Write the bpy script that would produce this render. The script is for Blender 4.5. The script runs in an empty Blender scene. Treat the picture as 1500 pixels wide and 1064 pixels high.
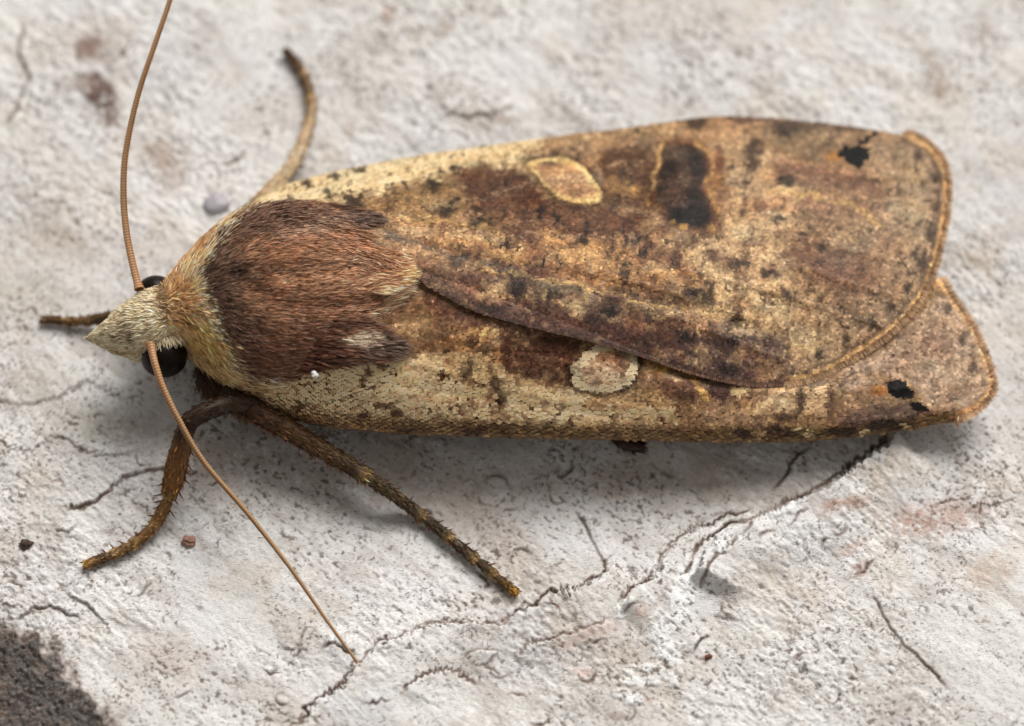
import bpy, math, random
import numpy as np
from mathutils import Vector
random.seed(7)
rng = np.random.default_rng(7)
S = bpy.context.scene
COL = S.collection
R = math.radians

# ------------------------------------------------------------------ camera
# one scene unit is about two millimetres of the real place (a macro close-up)
TILT = R(25.0); DIST = 42.0
TGT = np.array([0.0, 0.0, 0.8])
CAMLOC = TGT + DIST*np.array([0, -math.sin(TILT), math.cos(TILT)])
cam = bpy.data.cameras.new('camera'); camo = bpy.data.objects.new('camera', cam); COL.objects.link(camo)
camo.location = CAMLOC; camo.rotation_euler = (TILT, 0, 0)
cam.sensor_width = 36.0; cam.lens = 36.0*DIST/15.0
cam.clip_start = 0.5; cam.clip_end = 400
cam.dof.use_dof = True; cam.dof.focus_distance = DIST - 0.65
cam.dof.aperture_fstop = cam.lens/1000.0/1.35
S.camera = camo
S.render.resolution_x = 1024; S.render.resolution_y = 726

# ------------------------------------------------------------------ light
SUN_EL, SUN_AZ = R(48), R(24)          # azimuth from +y, soft high light from behind
w = bpy.data.worlds.new('World'); S.world = w; w.use_nodes = True
nt = w.node_tree; bg = nt.nodes['Background']
sky = nt.nodes.new('ShaderNodeTexSky'); sky.sky_type = 'NISHITA'; sky.sun_disc = False
sky.sun_elevation = SUN_EL; sky.sun_rotation = SUN_AZ
sky.dust_density = 4.0; sky.ozone_density = 0.6; sky.air_density = 1.0
hs = nt.nodes.new('ShaderNodeHueSaturation'); hs.inputs['Saturation'].default_value = 0.08
nt.links.new(sky.outputs[0], hs.inputs['Color']); wb = nt.nodes.new('ShaderNodeMix'); wb.data_type = 'RGBA'; wb.blend_type = 'MULTIPLY'; wb.inputs[0].default_value = 1.0; wb.inputs[7].default_value = (1.0, .94, .86, 1)
nt.links.new(hs.outputs[0], wb.inputs[6]); nt.links.new(wb.outputs[2], bg.inputs['Color'])
bg.inputs['Strength'].default_value = 0.043
sl = bpy.data.lights.new('sun', 'SUN'); so = bpy.data.objects.new('sun', sl); COL.objects.link(so)
sl.energy = 1.5; sl.angle = R(36); sl.color = (1.0, 0.985, 0.965)
sd = Vector((math.sin(SUN_AZ)*math.cos(SUN_EL), math.cos(SUN_AZ)*math.cos(SUN_EL), math.sin(SUN_EL)))
so.rotation_euler = sd.to_track_quat('Z', 'Y').to_euler(); so.location = sd*30
S.view_settings.view_transform = 'Standard'; S.view_settings.look = 'None'
S.view_settings.exposure = 0.88; S.view_settings.gamma = 1.0; S.view_settings.use_curve_mapping = False

# ------------------------------------------------------------------ helpers
CX, CY, FPX = 750.0, 532.0, 1500.0*cam.lens/36.0
RIGHT = np.array([1.0, 0, 0]); UP = np.array([0, math.cos(TILT), math.sin(TILT)]); FWD = np.array([0, math.sin(TILT), -math.cos(TILT)])
def W3(px, py, z):
    """point of the place at height z that shows at photo pixel (px,py)"""
    px = np.asarray(px, float); py = np.asarray(py, float); z = np.asarray(z, float)
    d = FWD + ((px-CX)/FPX)[..., None]*RIGHT + ((CY-py)/FPX)[..., None]*UP
    t = (z-CAMLOC[2])/d[..., 2]
    return CAMLOC + d*t[..., None]
def proj(P):
    q = P-CAMLOC; dz = q@FWD
    return CX+FPX*(q@RIGHT)/dz, CY-FPX*(q@UP)/dz
def pts3(lst):
    a = np.array(lst, float); return W3(a[:, 0], a[:, 1], a[:, 2])
def lin(c):
    c = np.asarray(c, float)/255.0
    return np.where(c <= .04045, c/12.92, ((c+.055)/1.055)**2.4)
def sm(a, b, x):
    t = np.clip((x-a)/(b-a), 0, 1); return t*t*(3-2*t)
def _h(ix, iy, seed):
    h = (ix.astype(np.int64)*374761393 + iy.astype(np.int64)*668265263 + seed*1274126177) & 0xffffffff
    h = ((h ^ (h >> 13))*1274126177) & 0xffffffff
    h = ((h ^ (h >> 15))*2246822519) & 0xffffffff
    return ((h ^ (h >> 16)) & 0xffffff)/float(0xffffff)
def vn(x, y, seed=0):
    x = np.asarray(x, float); y = np.asarray(y, float)
    ix = np.floor(x); iy = np.floor(y); fx = x-ix; fy = y-iy
    fx = fx*fx*(3-2*fx); fy = fy*fy*(3-2*fy)
    a = _h(ix, iy, seed); b = _h(ix+1, iy, seed); c = _h(ix, iy+1, seed); d = _h(ix+1, iy+1, seed)
    return (a+(b-a)*fx)*(1-fy)+(c+(d-c)*fx)*fy
def fbm(x, y, seed=0, o=4):
    s = 0; amp = .5; t = 0
    for k in range(o):
        s = s+amp*vn(x, y, seed+k*17); t += amp; x = x*2.03+11.3; y = y*2.03+5.7; amp *= .5
    return s/t
def catmull(P, n=14):
    P = np.asarray(P, float); Q = np.vstack([2*P[0]-P[1], P, 2*P[-1]-P[-2]]); out = []
    for i in range(1, len(Q)-2):
        t = np.linspace(0, 1, n, endpoint=False)[:, None]
        a, b, c, d = Q[i-1], Q[i], Q[i+1], Q[i+2]
        out.append(.5*(2*b+(c-a)*t+(2*a-5*b+4*c-d)*t**2+(3*b-a-3*c+d)*t**3))
    out.append(P[-1:]); return np.vstack(out)
def resample(P, n):
    d = np.r_[0, np.cumsum(np.linalg.norm(np.diff(P, axis=0), axis=1))]
    t = np.linspace(0, d[-1], n)
    return np.stack([np.interp(t, d, P[:, k]) for k in range(P.shape[1])], 1)
def polydist(x, y, L, closed=False):
    """unsigned distance, signed side and arc length of the nearest point of a polyline"""
    L = np.asarray(L, float)[:, :2]
    if closed: L = np.vstack([L, L[:1]])
    best = np.full(x.shape, 1e9); side = np.ones(x.shape); arc = np.zeros(x.shape); s0 = 0
    for a, b in zip(L[:-1], L[1:]):
        e = b-a; l = math.hypot(*e)
        if l < 1e-9: continue
        t = np.clip(((x-a[0])*e[0]+(y-a[1])*e[1])/l**2, 0, 1)
        dx = x-(a[0]+t*e[0]); dy = y-(a[1]+t*e[1]); d = np.hypot(dx, dy); m = d < best
        best[m] = d[m]; side[m] = np.sign(e[0]*dy-e[1]*dx)[m]; arc[m] = (s0+t*l)[m]; s0 += l
    return best, side, arc, s0
def inside(x, y, L):
    L = np.asarray(L, float)[:, :2]; r = np.zeros(x.shape, bool)
    for (x1, y1), (x2, y2) in zip(L, np.roll(L, -1, 0)):
        c = ((y1 > y) != (y2 > y))
        with np.errstate(divide='ignore', invalid='ignore'):
            r ^= c & (x < (x2-x1)*(y-y1)/(y2-y1)+x1)
    return r
def tps(P, lam=1e-3):
    P = np.asarray(P, float); X = P[:, :2]; n = len(P)
    U = lambda r2: np.where(r2 > 1e-12, r2*np.log(np.maximum(r2, 1e-12)), 0)
    K = U(((X[:, None]-X[None])**2).sum(-1))+lam*np.eye(n)
    A = np.zeros((n+3, n+3)); A[:n, :n] = K; A[:n, n] = 1; A[:n, n+1:] = X; A[n, :n] = 1; A[n+1:, :n] = X.T
    c = np.linalg.solve(A, np.r_[P[:, 2], 0, 0, 0])
    def f(x, y):
        z = c[n]+c[n+1]*x+c[n+2]*y
        for k in range(n): z = z+c[k]*U((x-X[k, 0])**2+(y-X[k, 1])**2)
        return z
    return f

# ---- materials
def material(name, rough=.5, spec=.4, color=(.5, .5, .5), attr=None, trans=0.0, bump=None, sheen=0.0):
    m = bpy.data.materials.new(name); m.use_nodes = True; n = m.node_tree; b = n.nodes['Principled BSDF']
    b.inputs['Roughness'].default_value = rough; b.inputs['Specular IOR Level'].default_value = spec
    b.inputs['Base Color'].default_value = (*color, 1)
    if sheen: b.inputs['Sheen Weight'].default_value = sheen
    a = None
    if attr:
        a = n.nodes.new('ShaderNodeAttribute'); a.attribute_name = attr
        n.links.new(a.outputs['Color'], b.inputs['Base Color'])
    if bump:
        sc, st, di = bump
        tc = n.nodes.new('ShaderNodeTexCoord'); no = n.nodes.new('ShaderNodeTexNoise'); no.inputs['Scale'].default_value = sc
        no.inputs['Detail'].default_value = 6
        bp = n.nodes.new('ShaderNodeBump'); bp.inputs['Strength'].default_value = st; bp.inputs['Distance'].default_value = di
        n.links.new(tc.outputs['Object'], no.inputs['Vector']); n.links.new(no.outputs['Fac'], bp.inputs['Height'])
        n.links.new(bp.outputs[0], b.inputs['Normal'])
    if trans:
        tr = n.nodes.new('ShaderNodeBsdfTranslucent'); mx = n.nodes.new('ShaderNodeMixShader'); mx.inputs[0].default_value = trans
        if a: n.links.new(a.outputs['Color'], tr.inputs['Color'])
        else: tr.inputs['Color'].default_value = (*color, 1)
        n.links.new(b.outputs[0], mx.inputs[1]); n.links.new(tr.outputs[0], mx.inputs[2])
        n.links.new(mx.outputs[0], n.nodes['Material Output'].inputs['Surface'])
    return m
def link(name, me, mat, parent=None, smooth=False):
    o = bpy.data.objects.new(name, me); COL.objects.link(o)
    if mat: me.materials.append(mat)
    if parent: o.parent = parent
    if smooth: me.polygons.foreach_set('use_smooth', np.ones(len(me.polygons), bool))
    return o
def mesh_np(name, V, loops, counts, color=None):
    """V (N,3); loops flat vertex indices; counts loop totals"""
    me = bpy.data.meshes.new(name)
    me.vertices.add(len(V)); me.vertices.foreach_set('co', np.ascontiguousarray(V, np.float32).ravel())
    me.loops.add(len(loops)); me.loops.foreach_set('vertex_index', np.asarray(loops, np.int32))
    counts = np.asarray(counts, np.int32); me.polygons.add(len(counts))
    me.polygons.foreach_set('loop_start', np.r_[0, np.cumsum(counts)[:-1]].astype(np.int32))
    me.polygons.foreach_set('loop_total', counts)
    me.update(calc_edges=True)
    if color is not None:
        a = me.color_attributes.new('Col', 'FLOAT_COLOR', 'POINT')
        a.data.foreach_set('color', np.c_[np.clip(color, 0, 1), np.ones(len(V))].astype(np.float32).ravel())
    return me
def unit(v): return v/np.maximum(np.linalg.norm(v, axis=-1, keepdims=True), 1e-9)
def grid_mesh(name, G, color=None, closed=False):
    """G (a,b,3) vertex grid; closed joins the last column to the first"""
    a, b = G.shape[:2]; idx = np.arange(a*b).reshape(a, b)
    nx = np.roll(idx, -1, 1) if closed else None
    if closed: q = np.stack([idx[:-1], nx[:-1], nx[1:], idx[1:]], -1).reshape(-1, 4)
    else: q = np.stack([idx[:-1, :-1], idx[:-1, 1:], idx[1:, 1:], idx[1:, :-1]], -1).reshape(-1, 4)
    return mesh_np(name, G.reshape(-1, 3), q.ravel(), np.full(len(q), 4), color)
def ribbons(name, root, d, nrm, L, wd, c0, c1, lift=.3, droop=.35, roll=.5):
    """fur as tapered flat hairs: root, direction, surface normal, length, width, root and tip colour"""
    N = len(root); d = unit(d); s = unit(np.cross(d, nrm)); nn = np.cross(s, d)
    ra = rng.normal(0, roll, N)[:, None]; s = s*np.cos(ra)+nn*np.sin(ra)
    L = L[:, None]; wd = wd[:, None]/2
    lf = (lift*np.ones(N))[:, None] if np.ndim(lift) == 0 else lift[:, None]
    p0 = root; p1 = root+d*L*.5+nn*L*lf*.5; p2 = root+d*L+nn*L*(lf-droop*.5)
    k = .8+.3*rng.random((N, 1))
    V = np.stack([p0-s*wd*.8, p0+s*wd*.8, p1-s*wd*k, p1+s*wd*k, p2], 1).reshape(-1, 3)
    cm = c0*.5+c1*.5
    C = np.stack([c0, c0, cm, cm, c1], 1).reshape(-1, 3)
    b = (np.arange(N)*5)[:, None]
    loops = np.concatenate([b+np.array([[0, 1, 3, 2]]), b+np.array([[2, 3, 4]])], 1).ravel()
    counts = np.tile([4, 3], N)
    return mesh_np(name, V, loops, counts, C)
def tube(path, rad, nseg=10, flat=1.0):
    """path (n,3), radius (n): vertex grid (n,nseg,3) with closed tips"""
    P = np.asarray(path, float); T = unit(np.gradient(P, axis=0))
    up = np.array([0, 0, 1.0]); A = unit(np.cross(T, up)); B = np.cross(A, T)
    th = np.linspace(0, 2*np.pi, nseg, endpoint=False)
    G = P[:, None]+rad[:, None, None]*(A[:, None]*np.cos(th)[None, :, None]+flat*B[:, None]*np.sin(th)[None, :, None])
    return G, T

class Paint:
    """pigment laid down patch by patch in the moth's pattern coordinates"""
    def __init__(s, px, py, base, warp=6, seed=3, fine=3):
        s.x = px+warp*2*(fbm(px/22, py/22, seed, 3)-.5)+fine*2*(fbm(px/7, py/7, seed+5, 2)-.5)
        s.y = py+warp*2*(fbm(px/22+50, py/22+9, seed+1, 3)-.5)+fine*2*(fbm(px/7+31, py/7, seed+6, 2)-.5)
        s.ox, s.oy = px, py
        s.c = np.tile(lin(base), (len(px), 1))
    def crisp(s, k=2.2):
        s.x = s.ox+k*2*(fbm(s.ox/6, s.oy/6, 77, 2)-.5); s.y = s.oy+k*2*(fbm(s.ox/6+9, s.oy/6, 78, 2)-.5)
    def mix(s, a, col): s.c = s.c+(lin(col)-s.c)*np.clip(a, 0, 1)[:, None]
    def blob(s, cx, cy, rx, ry, col, a=1., ang=0, soft=.5):
        t = R(ang); dx = s.x-cx; dy = s.y-cy
        u = (dx*math.cos(t)+dy*math.sin(t))/rx; v = (-dx*math.sin(t)+dy*math.cos(t))/ry
        s.mix(a*(1-sm(1-soft, 1+soft, np.hypot(u, v))), col)
    def line(s, L, wd, col, a=1., soft=.4):
        d, _, _, _ = polydist(s.x, s.y, catmull(L, 6)); s.mix(a*(1-sm(wd*(1-soft), wd*(1+soft), d)), col)
    def poly(s, L, col, a=1., soft=8):
        L = np.array(L, float); ins = inside(s.x, s.y, L)
        near = (s.x > L[:, 0].min()-soft) & (s.x < L[:, 0].max()+soft) & (s.y > L[:, 1].min()-soft) & (s.y < L[:, 1].max()+soft)
        d = np.full(s.x.shape, 1e9); d[near] = polydist(s.x[near], s.y[near], L, True)[0]
        sdv = np.where(ins, d, -d); s.mix(a*sm(-soft/2, soft/2, sdv), col)

def tag(o, label, cat, group=None):
    o['label'] = label; o['category'] = cat
    if group: o['group'] = group

# ================================================================== BARK
def build_bark():
    core_x = np.arange(-8.4, 8.4, .0172); core_y = np.r_[np.arange(-6.5, -.6, .0172), np.arange(-.6, 7.2, .03)]
    ext = np.cumsum(np.r_[np.full(44, .08), .1*1.4**np.arange(14)])
    X = np.r_[(core_x[0]-ext)[::-1], core_x, core_x[-1]+ext]; Y = np.r_[(core_y[0]-ext)[::-1], core_y, core_y[-1]+ext]
    gx, gy = np.meshgrid(X, Y, indexing='ij'); sh = gx.shape
    x = gx.ravel(); y = gy.ravel()
    px, py = proj(np.stack([x, y, np.zeros_like(x)], 1))
    h = .30*(fbm(x/4+3, y/4, 1, 3)-.5)
    # grain runs from upper left to lower right in most of the sheet
    ca, sa = math.cos(R(-38)), math.sin(R(-38)); g1 = x*ca+y*sa; g2 = -x*sa+y*ca
    h += .07*(fbm(g1*1.1, g2*2.4, 21, 4)-.5)
    rough = .2+1.1*sm(.36, .66, fbm(x*.55, y*.55, 31, 3))
    h += .024*rough*(fbm(g1*5, g2*9, 41, 4)-.5)
    h += .020*rough*(fbm(x*22, y*22, 51, 2)-.5)
    pits = sm(.74, .9, fbm(g1*5.2, g2*9, 61, 3)); h -= .022*pits*rough
    fl = fbm(g1*7+2*fbm(x*3, y*3, 65, 2), g2*15, 63, 3); h += .008*(sm(.44, .47, fl)+sm(.56, .585, fl)-1)*rough   # flaky skin in thin steps
    dish = np.exp(-((x-1.2)/4.2)**2)*np.exp(-((y+1.9-.08*x)/1.15)**2); h -= .34*dish      # hollow in front of the moth
    crack = np.zeros_like(x); lip = np.zeros_like(x)
    def near(L, m):
        L = np.asarray(L); return (x > L[:, 0].min()-m) & (x < L[:, 0].max()+m) & (y > L[:, 1].min()-m) & (y < L[:, 1].max()+m)
    def ledge(pl, H, side, teeth=.05, decay=1.2, cw=.03, cd=.06, tf=9., seed=0, amt=1.):
        a = np.array(pl, float); L = W3(a[:, 0], a[:, 1], np.zeros(len(a)))[:, :2]; L = catmull(L, 6)
        m = near(L, decay*2.2+.2)
        d, sg, s, tot = polydist(x[m], y[m], L); sd = d*sg*side
        tn = (s*tf*1.35+3.2*vn(s*2.3, s*0+seed, 7)+1.2*vn(s*7, s*0+seed, 17)) % 1.0; tn = np.minimum(tn/.75, (1-tn)/.25)
        jag = teeth*(1.3*(tn-.5)*sm(.45, .9, vn(s*2.1, s*0+seed+9, 8))+2.6*(fbm(s*2.6, s*0+3.3+seed, 9, 3)-.5)+2.0*(fbm(x[m]*11, y[m]*11, 10, 3)-.5))
        sd2 = sd-jag; cw = max(cw*.6, .015); H = H*1.15; e_ = L[-1]-L[0]; off = cw*.7+(H*.42 if e_[0]*side < 0 else 0)
        fade = sm(0, .25, s)*(1-sm(tot-.25, tot, s))
        fade = np.where((s <= 0) | (s >= tot), 0, fade)
        hp = H*fade*sm(-.010, .012, sd2)*np.exp(-np.maximum(sd2, 0)/decay)*(1-sm(.25*decay, min(1.6*decay, 1.1), d))
        vary = .3+.9*sm(.12, .75, vn(s*2.2, s*0+seed+4, 12)*.6+.4*vn(s*7, s*0+seed, 13))
        tr = np.exp(-((sd2+off)/cw)**2)*fade*vary
        h[m] += hp-.7*cd*tr; lip[m] = np.maximum(lip[m], min(1, H/.08)*fade*np.exp(-((sd2-.035)/.04)**2)*sm(.35, .6, fbm(x[m]*7, y[m]*7, 14, 3))); crack[m] = np.maximum(crack[m], amt*np.exp(-((sd2+off)/(cw*1.35))**2)*fade*(.35+.75*vary))
    # peeling layers, lower right
    ledge([(1320, 632), (1285, 662), (1245, 690), (1210, 717), (1153, 746), (1093, 772), (1045, 793), (1023, 828), (1008, 856)], .24, +1, .06, 1.6, .035, .10, 7, 1)
    ledge([(1195, 650), (1165, 672), (1150, 700), (1128, 716)], .05, +1, .03, .5, .02, .05, 8, 2, .8)
    ledge([(1110, 742), (1093, 750), (1049, 763), (993, 789), (967, 832), (937, 863), (902, 897)], .13, +1, .06, .8, .022, .06, 9, 3)
    ledge([(1084, 788), (1075, 800), (1041, 837), (1028, 870)], .03, +1, .04, .3, .03, .04, 6, 4, .8)
    ledge([(905, 815), (894, 823), (872, 848), (838, 863), (798, 879), (775, 895), (719, 913), (647, 915), (599, 935), (559, 959), (531, 983), (492, 1018), (452, 1054), (430, 1090)], .16, +1, .10, 1.2, .032, .09, 7.5, 5)
    ledge([(845, 735), (860, 760), (870, 785), (882, 812), (896, 825)], 0.03, 1, .02, .5, .022, 0.03, 8, 6, 0.7)
    ledge([(700, 1010), (655, 985), (625, 990), (600, 1010), (592, 1030)], 0.05, +1, .05, .6, .03, 0.05, 7, 7, 0.8)
    ledge([(900, 905), (860, 925), (820, 935), (775, 945), (750, 975)], .05, +1, .05, .5, .014, .03, 8, 8, .7)
    ledge([(740, 955), (700, 955), (670, 968)], .04, +1, .04, .4, .014, .03, 8, 18, .7)
    # upper left of the lower half
    ledge([(85, 745), (125, 741), (160, 716), (200, 695), (250, 688), (300, 700)], 0.035, 1, .05, .7, .03, 0.035, 7, 9, 0.8)
    ledge([(-20, 640), (40, 655), (90, 640), (150, 668), (210, 660)], 0.025, 1, .06, .5, .02, 0.02, 7, 10, 0.35)
    ledge([(-20, 585), (60, 590), (130, 560), (190, 590)], 0.025, 1, .06, .5, .02, 0.02, 7, 11, 0.3)
    ledge([(0, 905), (30, 908), (60, 890), (100, 900), (130, 912)], 0.025, 1, .05, .4, .022, 0.025, 7, 12, 0.6)
    ledge([(90, 865), (120, 885), (150, 910), (170, 935)], 0.025, 1, .05, .4, .016, 0.02, 7, 13, 0.5)
    ledge([(425, 948), (440, 945), (452, 925), (470, 938)], 0.03, -1, .05, .3, .03, 0.03, 7, 14, 0.7)
    ledge([(465, 960), (480, 945), (505, 950), (530, 965)], 0.03, +1, .05, .3, .03, 0.035, 7, 15, 0.8)
    ledge([(1255, 830), (1262, 840), (1270, 825), (1290, 815)], 0.03, 1, .03, .3, .03, 0.03, 7, 16, 0.8)
    ledge([(1278, 862), (1295, 905), (1315, 935), (1345, 965), (1395, 1015)], 0.02, 1, .03, .5, .018, 0.025, 6, 17, 0.6)
    ledge([(1010, 965), (1020, 945), (1045, 930)], .05, +1, .05, .3, .022, .05, 7, 19, .8)
    ledge([(36, 30), (30, 70), (40, 110), (28, 150), (5, 190)], 0.03, 1, .05, .6, .04, 0.04, 6, 20, 0.8)
    ledge([(190, 60), (180, 80), (150, 100)], .06, 1, .05, .5, .03, .06, 6, 21, .8)
    ledge([(640, 165), (700, 170), (760, 150)], 0.03, 1, .05, .5, .03, 0.03, 6, 22, 0.5)
    ledge([(1480, 735), (1450, 740), (1500, 725)], 0.02, 1, .03, .3, .02, 0.02, 6, 23, 0.4)
    # small chips
    r2 = random.Random(5)
    for k in range(110):
        if r2.random() < .6: cx, cy = r2.uniform(0, 900), r2.uniform(680, 1064)
        elif r2.random() < .5: cx, cy = r2.uniform(880, 1500), r2.uniform(740, 1064)
        else: cx, cy = r2.uniform(-50, 1550), r2.uniform(-80, 1100)
        a0 = r2.uniform(-.9, .6)+(-.6 if cx > 900 else .2); l = r2.uniform(8, 30); cv = r2.uniform(-1.1, 1.1)
        P_ = [(cx+l*t*math.cos(a0+cv*t), cy+l*t*math.sin(a0+cv*t)) for t in (-1, -.5, 0, .5, 1)]
        ledge(P_, r2.uniform(.012, .035), r2.choice((-1, 1, 1)), .04, r2.uniform(.12, .35), r2.uniform(.010, .02), r2.uniform(.012, .04), 7, 30+k, r2.uniform(.3, .95))
    # ---- pigment, with a warm shade tint painted under the near wing
    wx = px+22*(fbm(px/60, py/60, 71, 4)-.5)+9*(fbm(px/9, py/9, 75, 2)-.5); wy = py+22*(fbm(px/60+40, py/60, 72, 4)-.5)+9*(fbm(px/9+7, py/9, 76, 2)-.5)
    base = lin((232, 231, 229)); C = np.tile(base, (len(x), 1))
    def mx(a, col):
        nonlocal C
        C = C+(lin(col)-C)*np.clip(a, 0, 1)[:, None]
    mx(.55*sm(.42, .7, fbm(x*.55, y*.55, 81, 4)), (204, 198, 192))
    mx(.75*sm(.48, .72, fbm(x*.9+7, y*.9, 82, 4)), (228, 227, 228))
    mx(.5*sm(.55, .75, fbm(g1*1.5, g2*3.5, 83, 4)), (186, 178, 172))
    mx(.25*sm(.55, .75, fbm(x*1.3, y*1.3+4, 84, 4)), (205, 184, 160))
    mx(.30*sm(.5, .8, fbm(g1*14, g2*30, 86, 3)), (150, 138, 126))
    mx(.45*sm(.6, .85, fbm(g1*20, g2*40, 87, 2)), (238, 236, 236))
    brk = .5*fbm(px/14, py/14, 90, 3)+.5*fbm(px/5, py/5, 92, 2)
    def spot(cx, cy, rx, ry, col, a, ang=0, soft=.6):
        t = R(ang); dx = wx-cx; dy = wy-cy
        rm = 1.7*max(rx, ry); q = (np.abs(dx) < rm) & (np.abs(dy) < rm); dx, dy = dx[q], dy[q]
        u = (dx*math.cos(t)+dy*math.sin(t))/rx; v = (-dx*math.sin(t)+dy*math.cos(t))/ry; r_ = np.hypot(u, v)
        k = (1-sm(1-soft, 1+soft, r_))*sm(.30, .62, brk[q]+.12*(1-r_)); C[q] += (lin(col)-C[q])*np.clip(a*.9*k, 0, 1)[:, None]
    for a in [(130, 66, 20, 20, (128, 96, 84), .85), (146, 138, 26, 36, (104, 80, 72), 1.3, -25), (146, 142, 16, 24, (86, 64, 58), 1.1, -25), (132, 68, 17, 17, (124, 92, 80), 1.0), (160, 170, 14, 16, (110, 76, 64), .8),
              (242, 225, 34, 26, (160, 136, 122), .6), (250, 262, 22, 30, (170, 146, 134), .5, 30), (120, 125, 34, 12, (150, 126, 112), .5),
              (1362, 95, 16, 44, (168, 144, 124), .6, -10), (1446, 44, 16, 18, (150, 122, 110), .6), (1385, 130, 24, 20, (176, 150, 126), .5),
              (565, 18, 10, 12, (170, 130, 108), .6), (655, 40, 9, 9, (176, 136, 110), .6), (512, 190, 14, 10, (168, 140, 122), .5), (735, 172, 14, 9, (178, 144, 118), .6),
              (1238, 747, 36, 11, (172, 126, 104), .8, -14), (1380, 752, 78, 26, (184, 150, 136), .75, -8), (1340, 765, 34, 18, (176, 138, 118), .6, -30),
              (1262, 833, 10, 16, (158, 112, 92), .8, 30), (1250, 800, 26, 8, (190, 158, 140), .6, -25), (1455, 830, 60, 30, (200, 172, 150), .45, -20),
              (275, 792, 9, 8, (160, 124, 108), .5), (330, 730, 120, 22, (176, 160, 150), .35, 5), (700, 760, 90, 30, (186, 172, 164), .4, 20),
              (250, 960, 60, 30, (186, 166, 154), .4), (850, 930, 60, 14, (206, 172, 156), .55, -15), (940, 895, 16, 12, (200, 160, 140), .5),
              (1036, 962, 6, 6, (110, 60, 44), .9), (905, 1050, 14, 8, (150, 100, 80), .6), (955, 1020, 10, 8, (170, 110, 94), .6), (860, 985, 20, 10, (206, 160, 146), .5),
              (150, 620, 110, 26, (170, 160, 146), .5, 8), (560, 690, 300, 60, (196, 178, 164), .5, 3), (1000, 690, 170, 50, (196, 180, 166), .45, 2), (330, 660, 90, 40, (186, 168, 152), .5, 10), (60, 560, 60, 40, (178, 166, 150), .4), (1440, 380, 40, 30, (196, 176, 150), .5), (1470, 350, 30, 20, (190, 170, 160), .4),  # broad beige spots: bark staining plus the near wing's warm shade painted in
              (1310, 690, 60, 26, (196, 176, 146), .45, -10), (1150, 860, 90, 40, (206, 192, 176), .5), (940, 690, 80, 22, (170, 152, 140), .4),
              (40, 430, 80, 26, (186, 178, 164), .5, 10), (420, 15, 14, 10, (160, 130, 112), .5), (445, 42, 14, 8, (150, 128, 112), .5)]:
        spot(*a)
    # chalky white flakes
    wh = np.zeros_like(x)
    for a in [(1000, 880, 22, 40, 15), (975, 930, 26, 46, 5), (945, 990, 48, 18, -5), (912, 893, 16, 9, -35), (985, 985, 20, 22, 0), (920, 1020, 26, 10, 10), (1010, 840, 16, 26, 30), (1160, 742, 34, 10, -28), (1060, 800, 14, 30, 30)]:
        t = R(a[4]); dx = wx-a[0]; dy = wy-a[1]
        u = (dx*math.cos(t)+dy*math.sin(t))/a[2]; v = (-dx*math.sin(t)+dy*math.cos(t))/a[3]
        wh = np.maximum(wh, 1-sm(.55, 1.25, np.hypot(u, v)+.8*(fbm(px/9, py/9, 95, 3)-.5)))
    wh *= sm(.30, .42, fbm(px/10, py/10, 96, 3)); mx(.9*wh, (246, 247, 248)); h += .022*sm(.2, .6, wh)+.03*wh*(fbm(px/8, py/8, 97, 3)-.5)
    # dark rough knot, lower left corner
    kl = np.array([(-400, 850), (-60, 905), (0, 925), (50, 938), (85, 965), (110, 1005), (140, 1045), (165, 1075), (190, 1140), (170, 1500), (-500, 1500)], float)
    ins = inside(px, py, kl); m = (px < 320) & (py > 820); d = np.full(x.shape, 1e3); d[m] = polydist(px[m], py[m], kl, True)[0]
    ks = np.where(ins, d, -d)+26*(fbm(px/16, py/16, 98, 4)-.5)*2; kn = sm(-14, 14, ks)
    mx(.55*sm(-26, 0, ks), (170, 142, 124)); mx(kn, (84, 79, 76)); kt = fbm(px/7, py/7, 99, 4)
    mx(kn*.85*sm(.45, .62, kt), (44, 38, 36)); mx(kn*.45*sm(.66, .8, fbm(px/4, py/4, 101, 2)), (150, 144, 138)); mx(kn*.6*sm(.6, .75, fbm(px/12, py/12, 103, 3)), (98, 82, 72))
    h += kn*(.09*(fbm(px/11, py/11, 104, 4)-.5)+.035*(vn(px/3.5, py/3.5, 105)-.5)-.05)
    # soil and algae caught in pits and cracks
    mx(.55*pits*(.4+vn(px/6, py/6, 106)), (128, 112, 98))
    mx(.96*np.clip(crack*1.25, 0, 1)*(.55+.9*fbm(px/8, py/8, 107, 3)), (78, 58, 46)); mx(.30*sm(.02, .3, crack), (150, 124, 106)); mx(.7*lip, (243, 243, 243))
    sp = sm(.66, .76, fbm(g1*13, g2*26, 108, 2))*sm(.35, .62, fbm(x*1.1, y*1.1, 109, 4)); dirt = sm(.5, .68, fbm(x*.7+9, y*.7, 112, 5)); mx(.28*dirt*sm(.42, .6, fbm(g1*9, g2*18, 113, 3)), (150, 132, 116))
    mx(.8*sp, (92, 74, 62)); h -= .010*sp
    sp2 = sm(.70, .78, fbm(x*26, y*26, 118, 2))*sm(.40, .60, fbm(x*1.6+4, y*1.6, 119, 4)); mx(.75*sp2, (84, 64, 54))
    z = h.reshape(sh); G = np.stack([gx, gy, z], -1)
    me = grid_mesh('bark', G.transpose(1, 0, 2).copy(), C.reshape(*sh, 3).transpose(1, 0, 2).reshape(-1, 3))
    # shader: attribute colour, fine fibres and specks
    m = material('bark_surface', .78, .25, attr='Col'); n = m.node_tree; b = n.nodes['Principled BSDF']
    at = [q for q in n.nodes if q.bl_idname == 'ShaderNodeAttribute'][0]
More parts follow.
